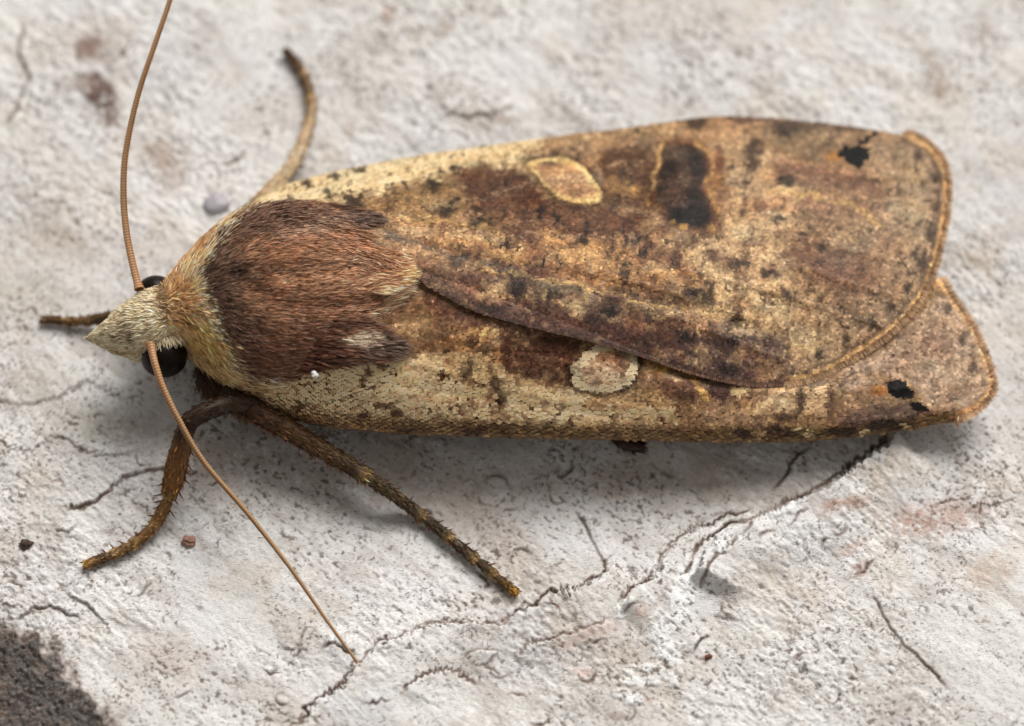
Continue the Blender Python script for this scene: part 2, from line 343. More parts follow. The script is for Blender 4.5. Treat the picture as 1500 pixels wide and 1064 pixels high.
    tc = n.nodes.new('ShaderNodeTexCoord'); mp = n.nodes.new('ShaderNodeMapping'); mp.inputs['Rotation'].default_value = (0, 0, R(38)); mp.inputs['Scale'].default_value = (.8, 2.6, 1)
    n.links.new(tc.outputs['Object'], mp.inputs['Vector'])
    def noise(sc, det, vec): 
        q = n.nodes.new('ShaderNodeTexNoise'); q.inputs['Scale'].default_value = sc; q.inputs['Detail'].default_value = det; n.links.new(vec, q.inputs['Vector']); return q
    def ramp(src, a, b_, ca=0., cb=1.):
        q = n.nodes.new('ShaderNodeMapRange'); q.inputs[1].default_value = a; q.inputs[2].default_value = b_; q.inputs[3].default_value = ca; q.inputs[4].default_value = cb
        q.interpolation_type = 'SMOOTHSTEP'; n.links.new(src, q.inputs[0]); return q.outputs[0]
    def mixc(f, c1, col, blend='MIX'):
        q = n.nodes.new('ShaderNodeMix'); q.data_type = 'RGBA'; q.blend_type = blend; n.links.new(f, q.inputs[0]); n.links.new(c1, q.inputs[6]); q.inputs[7].default_value = (*col, 1); return q.outputs[2]
    n1 = noise(16, 3, mp.outputs[0]); n2 = noise(34, 2, mp.outputs[0]); n3 = noise(3.0, 4, tc.outputs['Object'])
    spk = ramp(n1.outputs['Fac'], .60, .68, 0, .8); zone = ramp(n3.outputs['Fac'], .38, .62, .15, 1.)
    mu = n.nodes.new('ShaderNodeMath'); mu.operation = 'MULTIPLY'; n.links.new(spk, mu.inputs[0]); n.links.new(zone, mu.inputs[1])
    c = mixc(mu.outputs[0], at.outputs['Color'], (.15, .105, .075))
    c = mixc(ramp(n2.outputs['Fac'], .52, .72, 0, .38), c, (.26, .21, .175))
    lf = n.nodes.new('ShaderNodeMix'); lf.data_type = 'RGBA'; lf.blend_type = 'SCREEN'; n.links.new(ramp(n2.outputs['Fac'], .48, .25, 0, .22), lf.inputs[0]); n.links.new(c, lf.inputs[6]); lf.inputs[7].default_value = (.6, .6, .6, 1); c = lf.outputs[2]
    n.links.new(c, b.inputs['Base Color'])
    n4 = noise(30, 5, mp.outputs[0]); bp = n.nodes.new('ShaderNodeBump'); bp.inputs['Strength'].default_value = .45; bp.inputs['Distance'].default_value = .03
    n.links.new(n4.outputs['Fac'], bp.inputs['Height']); n.links.new(bp.outputs[0], b.inputs['Normal'])
    o = link('bark', me, m, None, True); o['kind'] = 'structure'; o['label'] = 'pale grey weathered bark with peeling layers and cracks'
    hf = lambda X_, Y_: float(z[np.argmin(abs(X-X_)), np.argmin(abs(Y-Y_))])
    return hf
ground = build_bark()

# ================================================================== MOTH
moth = bpy.data.objects.new('moth', None); COL.objects.link(moth); moth.location = (-1.5, .8, 0)
tag(moth, 'brown and tan mottled moth with folded wings resting on pale bark', 'moth')
MOFF = np.array([-1.5, .8, 0.0])
def mlink(name, me, mat, parent=moth, smooth=False, stuff=False):
    # meshes are authored in scene coordinates; shift them to the moth's base
    co = np.empty(len(me.vertices)*3, np.float32); me.vertices.foreach_get('co', co)
    me.vertices.foreach_set('co', (co.reshape(-1, 3)-MOFF).astype(np.float32).ravel()); me.update()
    o = link(name, me, mat, parent, smooth)
    if stuff: o['kind'] = 'stuff'
    return o

M_mem = material('wing_membrane', .6, .3, tuple(lin((112, 84, 56))), bump=(30, .3, .02))
M_scale = material('wing_scale', .55, .16, attr='Col')
M_fur = material('moth_fur', .5, .2, attr='Col', trans=.12)
M_skin = material('moth_skin', .6, .3, tuple(lin((66, 44, 30))), bump=(20, .4, .03))
M_eye = material('moth_eye', .38, .14, (.009, .005, .0035))
M_leg = material('leg_cuticle', .5, .35, attr='Col', bump=(40, .35, .02))
M_spine = material('leg_spine', .4, .4, tuple(lin((104, 52, 34))))
M_ant = material('antenna_cuticle', .45, .4, attr='Col')

# ---- wings
FC = [(352, 300, 1.25), (400, 272, 1.02), (450, 256, .95), (500, 244, .9), (600, 225, .84), (700, 210, .80), (800, 196, .76), (900, 184, .73), (980, 174, .70), (1050, 166, .68), (1130, 168, .66), (1200, 174, .66), (1250, 180, .66), (1290, 187, .66), (1322, 193, .66)]
FO = [(1322, 193, .66), (1350, 207, .66), (1376, 232, .68), (1385, 265, .70), (1383, 310, .74), (1377, 345, .78), (1366, 390, .84), (1348, 432, .88), (1325, 462, .90), (1296, 490, .90), (1262, 513, .90), (1225, 535, .89), (1190, 551, .89), (1150, 560, .92)]
FI = [(535, 350, 2.0), (570, 381, 1.975), (602, 405, 1.95), (650, 434, 1.91), (700, 458, 1.85), (780, 480, 1.72), (850, 496, 1.60), (920, 514, 1.46), (1000, 540, 1.28), (1050, 553, 1.16), (1100, 561, 1.03), (1150, 560, .92)]
FM = [(500, 310, 1.72), (560, 352, 1.98), (640, 400, 1.93), (800, 400, 1.78), (1000, 400, 1.52), (1200, 400, 1.17), (1310, 400, .98), (640, 300, 1.50), (800, 290, 1.36), (1000, 280, 1.16), (1200, 280, .94), (1320, 280, .80), (640, 255, 1.16), (800, 240, 1.06), (1000, 220, .92), (1200, 470, 1.06), (900, 450, 1.62), (1050, 480, 1.36)]
NC = [(345, 580, 1.12), (400, 601, 0.99), (450, 613, 1.0), (500, 621, 1.03), (600, 629, 0.98), (700, 633, 0.9), (800, 636, 0.84), (900, 638, 0.8), (1000, 640, 0.77), (1100, 641, 0.76), (1180, 640, 0.681), (1250, 634, 0.621), (1320, 625, 0.571), (1365, 617, 0.545), (1400, 611, 0.555)]
NO = [(1400, 611, 0.54), (1425, 600, 0.54), (1446, 580, 0.56), (1452, 562, 0.58), (1444, 530, 0.62), (1430, 495, 0.66), (1412, 464, 0.7), (1392, 436, 0.74), (1376, 410, 0.76)]
NI = [(560, 400, 1.90), (600, 398, 1.88), (700, 400, 1.74), (800, 410, 1.6), (900, 420, 1.44), (1000, 425, 1.25), (1100, 425, 1.06), (1200, 420, .90), (1300, 412, .78), (1376, 410, .70)]
NM = [(480, 530, 1.797), (600, 470, 1.78), (600, 540, 1.558), (620, 590, 1.274), (800, 550, 1.282), (800, 595, 1.085), (1000, 560, 1.205), (1000, 605, 0.948), (1200, 560, 0.932), (1200, 600, 0.818), (1340, 540, 0.704), (1350, 590, 0.633), (450, 580, 1.308), (650, 452, 1.83), (700, 473, 1.75), (760, 490, 1.63), (850, 510, 1.45), (920, 530, 1.3), (1000, 556, 1.14), (1090, 576, 0.97)]
tf_far = tps(pts3(FC+FO+FI+FM), 2e-3); tf_near = tps(pts3(NC+NO+NI+NM), 2e-3)
def curve3(L, n): return resample(catmull(pts3(L), 10), n)
def wrinkle(x, y, seed):
    """shallow veins and folds fanning from the wing base"""
    bx, by = (-4.6, 2.0) if seed == 1 else (-4.6, -.4)
    a = np.arctan2(y-by, x-bx); r = np.hypot(x-bx, y-by); k = sm(1, 4, r)
    return k*.022*(np.abs(np.sin(a*23+seed))**.5-.6)+k*.02*(fbm(a*9, r*.35, 200+seed, 2)-.5)
FCw, FOw, FIw = curve3(FC, 90), curve3(FO, 50), curve3(FI, 90)
NCw, NOw, NIw = curve3(NC, 90), curve3(NO, 50), curve3(NI, 90)
FPOLY = np.vstack([FCw, FOw[1:], FIw[::-1][1:]]); NPOLY = np.vstack([NCw, NOw[1:], NIw[::-1][1:]])
fpx = np.stack(proj(FPOLY), 1); npx = np.stack(proj(NPOLY), 1)
def Wf(x, y):
    z = tf_far(x, y)+wrinkle(x, y, 1)
    d = polydist(x, y, FCw)[0]; z = z-.14*np.clip(1-d/.16, 0, 1)**2
    qx, qy = proj(np.stack([x, y, z], -1))
    z = z+.05*np.exp(-(((qx-823)/42)**2+((qy-266)/26)**2)**2)-.05*np.exp(-(((qx-730)/70)**2+((qy-290)/22)**2))   # raised oval spot, dent before it
    z = z-.07*np.exp(-(((qx-930)/30)**2+((qy-290)/40)**2))+.04*np.exp(-(((qx-1000)/40)**2+((qy-265)/45)**2))
    fold = polydist(qx, qy, np.array([(560, 345), (700, 388), (850, 415), (1000, 450), (1100, 480)], float))[0]
    return z-.035*np.exp(-(fold/11)**2)*sm(540, 640, qx)+veins(qx, qy, FVEIN)
def Wn(x, y):
    z = tf_near(x, y)+wrinkle(x, y, 2)
    d = polydist(x, y, NCw)[0]; z = z-.16*np.clip(1-d/.17, 0, 1)**2
    f = tf_far(x, y); m = inside(x, y, FPOLY); dd = polydist(x, y, FPOLY, True)[0]
    cap = f-.04-.05*sm(0, .3, dd)
    z = np.where(m | (dd < .25), np.minimum(z, np.where(m, cap, f-.045+.5*dd)), z)
    qx, qy = proj(np.stack([x, y, z], -1))
    return z+.035*np.exp(-(((qx-882)/44)**2+((qy-540)/30)**2)**2)+veins(qx, qy, NVEIN)
def membrane(name, C0, O, I, W, parent):
    nu, nv = 150, 46
    c = resample(C0, nu); i = resample(I, nu); o = resample(O, nv)
    u = np.linspace(0, 1, nu)[:, None, None]; v = np.linspace(0, 1, nv)[None, :, None]
    b = (1-v[0])*c[0]+v[0]*i[0]
    G = (1-v)*c[:, None]+v*i[:, None]+(1-u)*b[None]+u*o[None]-((1-u)*(1-v)*c[0]+(1-u)*v*i[0]+u*(1-v)*c[-1]+u*v*i[-1])
    z = W(G[..., 0].ravel(), G[..., 1].ravel()).reshape(nu, nv); G[..., 2] = z-.012
    B = G.copy(); B[..., 2] -= .022
    top = np.concatenate([G, B[:, ::-1]], 1)                      # closed blade: upper sheet then lower sheet
    me = grid_mesh(name, top, None, True)
    return mlink(name, me, M_mem, parent, True)
FVEIN = [[(1060, 262), (1200, 258), (1376, 262)], [(1065, 285), (1200, 288), (1376, 302)], [(1070, 308), (1200, 320), (1368, 350)], [(1062, 335), (1200, 355), (1352, 396)], [(1040, 365), (1180, 395), (1328, 440)], [(1000, 395), (1150, 435), (1292, 480)], [(900, 405), (1080, 460), (1248, 508)], [(800, 405), (1000, 470), (1185, 545)], [(575, 338), (800, 345), (1060, 345)], [(575, 315), (800, 268), (1050, 215)]]
NVEIN = [[(1000, 560), (1200, 552), (1440, 520)], [(1000, 572), (1200, 578), (1447, 560)], [(1000, 545), (1200, 525), (1420, 482)], [(600, 480), (800, 530), (1000, 565)], [(560, 520), (800, 585), (1000, 605)]]
def veins(qx, qy, V):
    z = 0
    for v in V: z = z+np.exp(-(polydist(qx, qy, np.array(v, float))[0]/4.5)**2)
    return (.012 if V is FVEIN else .008)*np.minimum(z, 1)
def pattern_far(px, py):
    p = Paint(px, py, (166, 126, 88), 9, 3, 7); P, B, L = p.poly, p.blob, p.line
    PALE, TAN, ORG, BRN, RED, PUR, DK, GRY, BLK, GLD = (224, 194, 144), (186, 146, 98), (186, 126, 58), (118, 78, 46), (122, 68, 42), (96, 64, 54), (58, 44, 36), (138, 110, 84), (6, 4, 3), (204, 150, 88)
    # large fields
    P([(330, 310), (400, 260), (700, 200), (800, 190), (770, 240), (660, 252), (560, 285), (480, 300), (380, 310)], PALE, .95, 26)
    P([(600, 260), (760, 215), (960, 178), (1000, 190), (900, 215), (780, 245), (680, 262)], (206, 168, 118), .6, 34)
    P([(560, 285), (660, 252), (700, 300), (640, 325), (560, 318), (470, 305)], (150, 112, 68), .9, 18)
    P([(660, 250), (700, 246), (770, 252), (785, 285), (840, 300), (890, 302), (950, 318), (930, 345), (840, 340), (760, 325), (690, 300)], (104, 62, 40), .95, 16)
    P([(700, 300), (860, 318), (960, 345), (900, 372), (800, 358), (720, 340)], (126, 82, 54), .75, 22)
    P([(760, 225), (880, 200), (1000, 200), (1000, 215), (940, 225), (900, 262), (850, 232)], (160, 120, 84), .85, 20)
    P([(875, 225), (945, 212), (950, 305), (885, 302)], (98, 62, 38), .95, 18)
    B(916, 278, 27, 9, (180, 124, 52), .8, 10, .7)
    P([(560, 330), (700, 345), (860, 360), (1000, 375), (1060, 420), (1000, 450), (850, 430), (700, 395)], (152, 100, 62), .85, 30)
    P([(590, 380), (720, 395), (860, 425), (1000, 455), (1130, 500), (1110, 560), (1000, 545), (860, 500), (700, 460), (610, 415)], (112, 76, 58), .9, 26)
    P([(640, 430), (720, 435), (860, 465), (1000, 500), (1120, 530), (1110, 563), (1000, 545), (860, 502), (700, 462)], (96, 60, 52), .85, 16)
    P([(740, 405), (900, 425), (1000, 445), (980, 468), (860, 450), (750, 428)], (134, 106, 74), .8, 18)
    P([(1050, 200), (1120, 190), (1170, 260), (1160, 330), (1150, 420), (1120, 470), (1050, 460), (1020, 400), (1050, 330), (1062, 260)], (194, 152, 108), .8, 28)
    P([(1040, 420), (1140, 400), (1180, 440), (1140, 500), (1060, 490)], (206, 168, 122), .8, 24)
    P([(1110, 175), (1290, 185), (1260, 205), (1235, 240), (1150, 232), (1120, 215)], (142, 112, 82), .9, 14)
    P([(1060, 165), (1290, 184), (1286, 196), (1200, 188), (1060, 180)], (112, 82, 66), .9, 8)
    P([(1120, 238), (1200, 243), (1280, 262), (1290, 285), (1210, 275), (1130, 262)], (140, 98, 76), .9, 12)
    P([(1180, 270), (1290, 290), (1300, 340), (1240, 400), (1180, 330)], (150, 112, 84), .85, 26)
    P([(1270, 195), (1330, 192), (1390, 250), (1385, 340), (1350, 440), (1290, 500), (1290, 380), (1300, 280), (1262, 240)], (170, 134, 100), .9, 26)
    B(1215, 392, 60, 22, (118, 78, 62), .85, 4, .7); B(1240, 415, 40, 16, (128, 86, 70), .7, 12, .7); B(1175, 365, 26, 14, (124, 84, 62), .7, 20, .7)
    P([(1000, 490), (1100, 490), (1160, 500), (1150, 548), (1060, 548), (1000, 535)], (108, 80, 72), .8, 22)
    P([(1150, 470), (1210, 450), (1270, 480), (1220, 530), (1160, 545)], (192, 152, 112), .8, 20)
    P([(1200, 440), (1290, 420), (1330, 450), (1280, 500), (1230, 480)], (160, 122, 92), .7, 20)
    B(1290, 330, 40, 44, (150, 112, 86), .5); B(1330, 300, 30, 60, (188, 156, 116), .5); B(1240, 345, 40, 20, (180, 142, 100), .6)
    # orange-yellow flushes
    for a in [(840, 372, 34, 16), (885, 372, 30, 20), (960, 398, 30, 12), (800, 348, 18, 10), (925, 395, 18, 14), (720, 360, 26, 10), (660, 352, 30, 8), (1000, 410, 26, 10), (880, 410, 24, 8), (745, 372, 20, 10)]:
        B(*a, (206, 150, 86), .8, 12, .5)
    for a in [(740, 440, 26, 10), (930, 470, 26, 8), (1010, 470, 22, 9), (1085, 440, 16, 10), (980, 520, 26, 7), (1140, 300, 26, 8), (690, 420, 22, 8), (1095, 520, 18, 9), (830, 440, 22, 8), (1190, 300, 20, 7)]:
        B(*a, (172, 114, 78), .5, 12, .6)
    for a in [(765, 315, 5, 9), (788, 314, 5, 9), (813, 321, 6, 8), (858, 336, 5, 11), (920, 330, 6, 11), (894, 354, 5, 12), (940, 368, 9, 8), (752, 425, 9, 17), (799, 434, 14, 8), (895, 450, 13, 20), (1015, 428, 9, 15), (1007, 498, 9, 9), (1061, 505, 15, 12), (1065, 391, 14, 6), (705, 450, 12, 8), (870, 470, 12, 6), (940, 500, 20, 6)]:
        B(*a, (72, 52, 48), .82, 5, .5)
    for a in [(718, 424, 18, 15), (842, 452, 14, 9), (1025, 378, 40, 18), (1040, 445, 26, 26), (980, 463, 24, 6), (1027, 520, 11, 12), (714, 350, 16, 6), (955, 394, 28, 6), (680, 345, 30, 5), (610, 340, 26, 6), (1120, 440, 22, 26), (1085, 330, 22, 18), (1180, 500, 22, 16)]:
        B(*a, (206, 164, 112), .72, 5, .5)
    # red-brown and dark mottling
    for a in [(770, 345, 26, 9), (930, 355, 26, 10), (985, 385, 26, 14), (790, 395, 18, 12), (905, 440, 22, 9), (1050, 380, 18, 10), (700, 410, 26, 8), (965, 440, 22, 10), (860, 400, 14, 10), (820, 470, 36, 7), (1180, 350, 24, 10), (1110, 300, 16, 10), (760, 465, 30, 8)]:
        B(*a, (110, 68, 50), .75, 14, .6)
    for a in [(642, 313, 17, 9), (707, 326, 12, 8), (698, 309, 10, 6), (656, 295, 10, 6), (631, 270, 12, 8), (515, 297, 13, 9), (482, 291, 11, 7), (521, 250, 12, 6), (485, 259, 10, 5), (446, 275, 7, 5), (591, 274, 8, 5), (659, 250, 7, 5),
              (668, 377, 11, 8), (738, 354, 9, 10), (710, 453, 16, 8), (1015, 180, 16, 9), (855, 352, 9, 8), (812, 318, 8, 6), (790, 312, 7, 7), (925, 348, 8, 10), (915, 400, 7, 22), (935, 372, 10, 9), (1035, 432, 9, 16), (1082, 385, 16, 6), (1010, 425, 14, 8),
              (1100, 215, 12, 18), (1095, 240, 8, 10), (1090, 268, 11, 4), (1135, 320, 10, 5), (1170, 345, 8, 5), (1130, 430, 16, 5), (1075, 470, 8, 14), (1200, 365, 8, 5), (1150, 268, 18, 5), (760, 425, 11, 10), (800, 432, 8, 10), (950, 470, 14, 9), (1075, 500, 12, 8), (1000, 495, 14, 8), (1130, 400, 10, 6), (890, 460, 10, 7), (745, 400, 8, 12), (1160, 435, 12, 6), (1060, 540, 16, 6), (1150, 190, 18, 8)]:
        B(*a, (54, 40, 36), .85, 10, .5)
    rs = np.random.RandomState(3)
    for k in range(90):
        cx, cy = rs.uniform(400, 1000), 0; cy = 268-(cx-400)*.135+rs.uniform(-14, 46)
        B(cx, cy, rs.uniform(2, 5), rs.uniform(1.8, 3.2), (70, 50, 36), .8, -8, .6)
    for k in range(70):
        B(rs.uniform(1180, 1370), rs.uniform(250, 500), rs.uniform(2, 6), rs.uniform(2, 4), (96, 70, 56), .7, rs.uniform(0, 60), .6)
    for k in range(150):
        B(rs.uniform(640, 1180), rs.uniform(330, 540), rs.uniform(3, 9), rs.uniform(2, 6), [(70, 50, 44), (206, 160, 104), (120, 66, 46), (150, 120, 100)][k % 4], .6, rs.uniform(60, 110), .6)
    for k in range(260):
        cx = rs.uniform(600, 1370); cy = rs.uniform(250-(cx-600)*.05, 440+(cx-600)*.12)
        B(cx, cy, rs.uniform(1.6, 3.6), rs.uniform(2.5, 6.5), [(66, 48, 42), (88, 62, 50), (62, 48, 46)][k % 3], .75, rs.uniform(-25, 25), .5)
    # wavy crosslines
    for q in [[(560, 290), (566, 310), (556, 330), (566, 345)], [(735, 300), (728, 330), (742, 355), (730, 385), (745, 410), (738, 440)], [(1085, 190), (1098, 230), (1082, 290), (1100, 340), (1072, 400), (1080, 450), (1050, 500), (1058, 545)], [(905, 330), (912, 360), (900, 400), (918, 440), (902, 480)]]:
        L(q, 2.6, (86, 60, 48), .6, .7)
    for q in FVEIN: L(q, 1.7, (196, 160, 122), .30, .6)
    # paler veins
    for q in [[(572, 322), (640, 327), (700, 334), (722, 341)], [(700, 395), (850, 420), (1000, 455)], [(1130, 280), (1240, 300), (1290, 330)]]:
        L(q, 3.2, (196, 152, 84), .7, .7)
    L([(560, 345), (620, 362), (690, 385), (760, 400)], 4, (120, 100, 86), .7, .7)
    for q in [[(1285, 440), (1310, 462), (1328, 470)], [(1230, 450), (1265, 475), (1290, 487)], [(1310, 380), (1340, 400), (1356, 408)]]:
        L(q, 1.6, (96, 70, 48), .8, .5)
    p.crisp()
    # oval spot
    ov = [(768, 240), (785, 234), (810, 231), (832, 234), (852, 245), (870, 268), (879, 283), (876, 295), (860, 299), (835, 298), (812, 290), (792, 270), (778, 254)]
    P([(a+(a-823)*.16, b+(b-266)*.2) for a, b in ov], (74, 42, 26), .75, 12)
    P(ov, (218, 178, 108), 1, 4); P([(823+(a-823)*.82, 266+(b-266)*.74) for a, b in ov], (180, 134, 92), 1, 5)
    B(800, 241, 14, 4, (110, 84, 70), .8); B(838, 282, 16, 6, (148, 104, 72), .6, 30); B(822, 262, 12, 8, (196, 152, 112), .6)
    # kidney spot
    kd = [(965, 215), (990, 208), (1015, 212), (1032, 225), (1040, 245), (1034, 262), (1028, 275), (1040, 300), (1048, 325), (1030, 338), (1000, 336), (975, 320), (955, 300), (950, 285), (955, 250)]
    P([(a+(a-1000)*.16, b+(b-272)*.06) for a, b in kd], (104, 60, 34), .85, 16)
    P([(1000+(a-1000)*.84, 274+(b-274)*.94) for a, b in kd], (64, 46, 39), .97, 10)
    for a in [(975, 245, 8, 6), (1000, 262, 10, 7), (992, 300, 12, 6), (1015, 285, 7, 9), (968, 290, 6, 9), (1003, 228, 8, 5)]: B(*a, [(112, 82, 66), (50, 40, 36)][a[0] % 2], .6, 20, .6)
    B(985, 282, 13, 20, (98, 66, 54), .75); B(1014, 240, 13, 15, (58, 49, 45), .85); B(1005, 318, 32, 16, (38, 31, 29), .95); B(985, 224, 18, 11, (110, 88, 74), .75); B(1000, 255, 8, 20, (104, 76, 62), .6)
    L([(968, 212), (960, 226), (961, 242), (953, 258), (955, 272), (946, 284), (944, 300)], 2.8, (190, 144, 82), .75, .7); L([(1018, 212), (1036, 226), (1044, 246)], 3.4, (190, 140, 80), .8, .5); B(1052, 270, 12, 40, (120, 72, 46), .6, 0, .7); B(945, 262, 8, 40, (92, 54, 32), .7, 5, .7); L([(1040, 250), (1032, 268), (1042, 296), (1050, 312)], 3.8, (180, 128, 60), .75, .6)
    B(1046, 264, 9, 12, (180, 122, 48), .7, 0, .7); B(1050, 236, 7, 22, (128, 74, 46), .8); B(998, 333, 6, 4, (190, 140, 60), .9); B(1040, 334, 7, 5, (196, 150, 72), .9); B(982, 326, 5, 3, (170, 120, 50), .8)
    p.crisp(4)
    # black apical marks
    B(1222, 230, 16, 7, (170, 112, 38), .95, 0, .5); P([(1225, 222), (1233, 214), (1246, 216), (1256, 213), (1262, 218), (1273, 219), (1268, 226), (1271, 232), (1260, 234), (1262, 242), (1256, 249), (1248, 244), (1238, 243), (1233, 236), (1226, 232)], BLK, 1, 2)
    P([(1254, 207), (1268, 199), (1283, 189), (1281, 200), (1270, 205), (1267, 212), (1256, 213)], BLK, .95, 2)
    # margin
    fo = np.stack(proj(FOw), 1); d, _, s, _ = polydist(p.ox, p.oy, fo)
    tt = np.stack(proj(pts3([(1345, 230, .7), (1372, 262, .74), (1372, 305, .76), (1362, 345, .8), (1348, 388, .85), (1330, 424, .9), (1305, 450, .9), (1280, 476, .9), (1240, 500, .9), (1200, 523, .9)])), 1)
    for a, b in tt: B(a-4, b-2, 7, 9, (66, 50, 40), .85, 0, .6)
    p.mix(.55*(1-sm(2, 5, np.abs(d-11-3*np.sin(s/9)))), (88, 62, 46))
    p.mix((1-sm(5, 9, d+3*(vn(s/7, s*0, 3)-.5)))*sm(1300, 1345, p.ox+p.oy*.55-60), GLD)
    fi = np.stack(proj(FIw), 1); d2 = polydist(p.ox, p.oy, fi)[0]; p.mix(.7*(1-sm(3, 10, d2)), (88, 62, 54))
    L([(1268, 183), (1300, 190), (1322, 196), (1345, 208)], 4, (214, 158, 96), .8)
    for a in [(1072, 167), (1160, 171), (1235, 179), (1105, 168)]: B(*a, 7, 3, (220, 180, 126), .9)
    return p
def pattern_near(px, py):
    p = Paint(px, py, (160, 122, 76), 6, 13, 5); P, B, L = p.poly, p.blob, p.line
    PALE = (228, 194, 138)
    P([(380, 575), (450, 545), (540, 525), (640, 520), (720, 535), (760, 560), (850, 575), (960, 580), (1040, 590), (1050, 615), (900, 622), (700, 617), (500, 606), (390, 600)], PALE, 1, 22)
    P([(560, 440), (640, 440), (720, 470), (715, 500), (640, 515), (560, 520), (540, 480)], (138, 96, 60), .85, 22)
    P([(600, 420), (700, 460), (830, 500), (820, 525), (740, 500), (640, 470)], (118, 76, 54), .85, 18)
    P([(640, 500), (720, 490), (735, 520), (700, 540), (650, 530)], (176, 124, 66), .8, 16); B(705, 488, 24, 10, (212, 164, 92), .9, -10); B(600, 480, 26, 16, (170, 134, 84), .8)
    P([(735, 490), (800, 490), (850, 505), (838, 545), (842, 566), (790, 558), (738, 545), (728, 515)], (100, 60, 38), .95, 10)
    P([(640, 520), (700, 515), (730, 540), (720, 560), (690, 555), (650, 545)], (204, 164, 104), .8, 12)
    for a in [(680, 545, 10, 22), (722, 560, 10, 14), (690, 500, 14, 7), (706, 515, 12, 6), (648, 548, 12, 6), (728, 592, 9, 12)]: B(*a, (84, 58, 40), .85, 0, .5)
    P([(925, 530), (1010, 535), (1020, 560), (960, 560), (925, 552)], (150, 104, 58), .9, 12); B(965, 535, 26, 9, (206, 148, 56), .9, 15); B(985, 549, 14, 5, (196, 164, 120), .8)
    P([(930, 555), (1000, 555), (1060, 565), (1080, 585), (1050, 600), (980, 585)], (126, 88, 66), .85, 14)
    P([(860, 575), (960, 572), (980, 590), (960, 600), (850, 595)], (190, 146, 92), .85, 12)
    P([(1030, 555), (1080, 560), (1095, 580), (1060, 590), (1035, 580)], (104, 72, 60), .9, 12)
    L([(1002, 543), (1012, 553), (1020, 568), (1028, 581)], 5, (214, 160, 72), .95)
    P([(980, 585), (1080, 590), (1100, 620), (990, 622)], (160, 120, 82), .85, 14)
    P([(1095, 575), (1160, 565), (1160, 605), (1100, 605)], (206, 164, 112), .95, 12); B(1080, 572, 11, 8, (226, 194, 130), .95); B(1104, 562, 5, 10, (126, 66, 40), .8)
    B(1168, 590, 6, 22, (92, 74, 60), .9); P([(1176, 570), (1208, 568), (1204, 610), (1176, 605)], (206, 166, 116), .95, 8); B(1213, 590, 7, 22, (110, 82, 64), .85); B(1190, 562, 26, 6, (140, 116, 96), .7)
    P([(1215, 560), (1290, 555), (1300, 600), (1230, 612)], (158, 124, 90), .9, 16); B(1250, 560, 26, 8, (164, 140, 120), .7)
    P([(1220, 608), (1330, 590), (1400, 608), (1380, 622), (1220, 634)], (112, 84, 72), .9, 14)
    P([(1320, 470), (1385, 430), (1450, 520), (1450, 570), (1410, 606), (1350, 592), (1330, 560), (1280, 545), (1250, 555), (1220, 548), (1300, 500)], (180, 148, 116), .95, 14)
    B(1300, 530, 40, 14, (168, 138, 112), .6, -20); B(1370, 500, 20, 26, (166, 128, 106), .5); B(1380, 560, 26, 18, (186, 150, 114), .6); B(1330, 520, 14, 10, (150, 116, 100), .5)
    # scattered specks on the pale costal field
    rs = np.random.RandomState(8)
    for k in range(95):
        cx = rs.uniform(430, 1060); B(cx, rs.uniform(548 if cx < 720 else 590, 622), rs.uniform(2, 4.5), rs.uniform(1.8, 3), [(104, 66, 40), (66, 44, 30), (150, 92, 56)][k % 3], .9, 0, .45)
    for k in range(28):
        B(rs.uniform(480, 720), rs.uniform(560, 618), rs.uniform(4, 8), rs.uniform(3, 6), (200, 150, 106), .6, 0, .6)
    for a in [(575, 606, 11, 8), (562, 597, 10, 5), (528, 610, 9, 6), (548, 594, 8, 4), (505, 583, 9, 4), (535, 545, 7, 12), (558, 536, 8, 8), (645, 548, 8, 5), (440, 592, 12, 4), (690, 560, 5, 9), (525, 560, 5, 12)]: B(*a, (92, 58, 36), .9, -15, .5)
    B(1150, 612, 12, 5, (80, 60, 50), .8); B(1105, 622, 10, 4, (90, 66, 50), .8)
    for k in range(40): B(rs.uniform(1230, 1440), rs.uniform(460, 600), rs.uniform(2, 5), rs.uniform(2, 3.5), (112, 86, 70), .7, 0, .5)
    for k in range(50): B(rs.uniform(590, 830), rs.uniform(440, 550), rs.uniform(3, 7), rs.uniform(2, 5), [(80, 50, 38), (176, 130, 80), (120, 64, 44)][k % 3], .6, 0, .5)
    # ridged costal edge
    nc = np.stack(proj(NCw), 1); d, _, s, _ = polydist(p.ox, p.oy, nc)
    p.mix(.85*(1-sm(9, 14, d+4*(vn(s/9, s*0, 4)-.5)))*sm(520, 600, p.ox), (140, 110, 66))
    for a, w_ in [(690, 20), (1085, 14), (1142, 24), (590, 10), (1230, 26), (1300, 40)]: B(a, 634 if a < 1200 else 630-(a-1230)*.09, w_, 9, (72, 54, 44), .9, 0, .4)
    for a in [(1180, 637), (1262, 631), (1322, 623), (1115, 637), (1165, 628)]: B(*a, 8, 3.2, (226, 192, 128), .95)
    p.crisp()
    # oval spot
    ov = [(830, 538), (846, 527), (856, 514), (874, 503), (900, 508), (926, 517), (931, 540), (922, 560), (905, 572), (880, 576), (848, 571), (832, 562), (836, 550)]
    P([(a+(a-880)*.13, b+(b-540)*.15) for a, b in ov], (70, 40, 26), .9, 9)
    P(ov, (250, 226, 172), 1, 3); P([(884+(a-882)*.74, 541+(b-541)*.72) for a, b in ov], (222, 172, 126), 1, 5)
    B(890, 524, 22, 8, (150, 98, 58), .9); B(905, 536, 12, 10, (158, 106, 66), .8); B(868, 556, 12, 6, (224, 186, 144), .7)
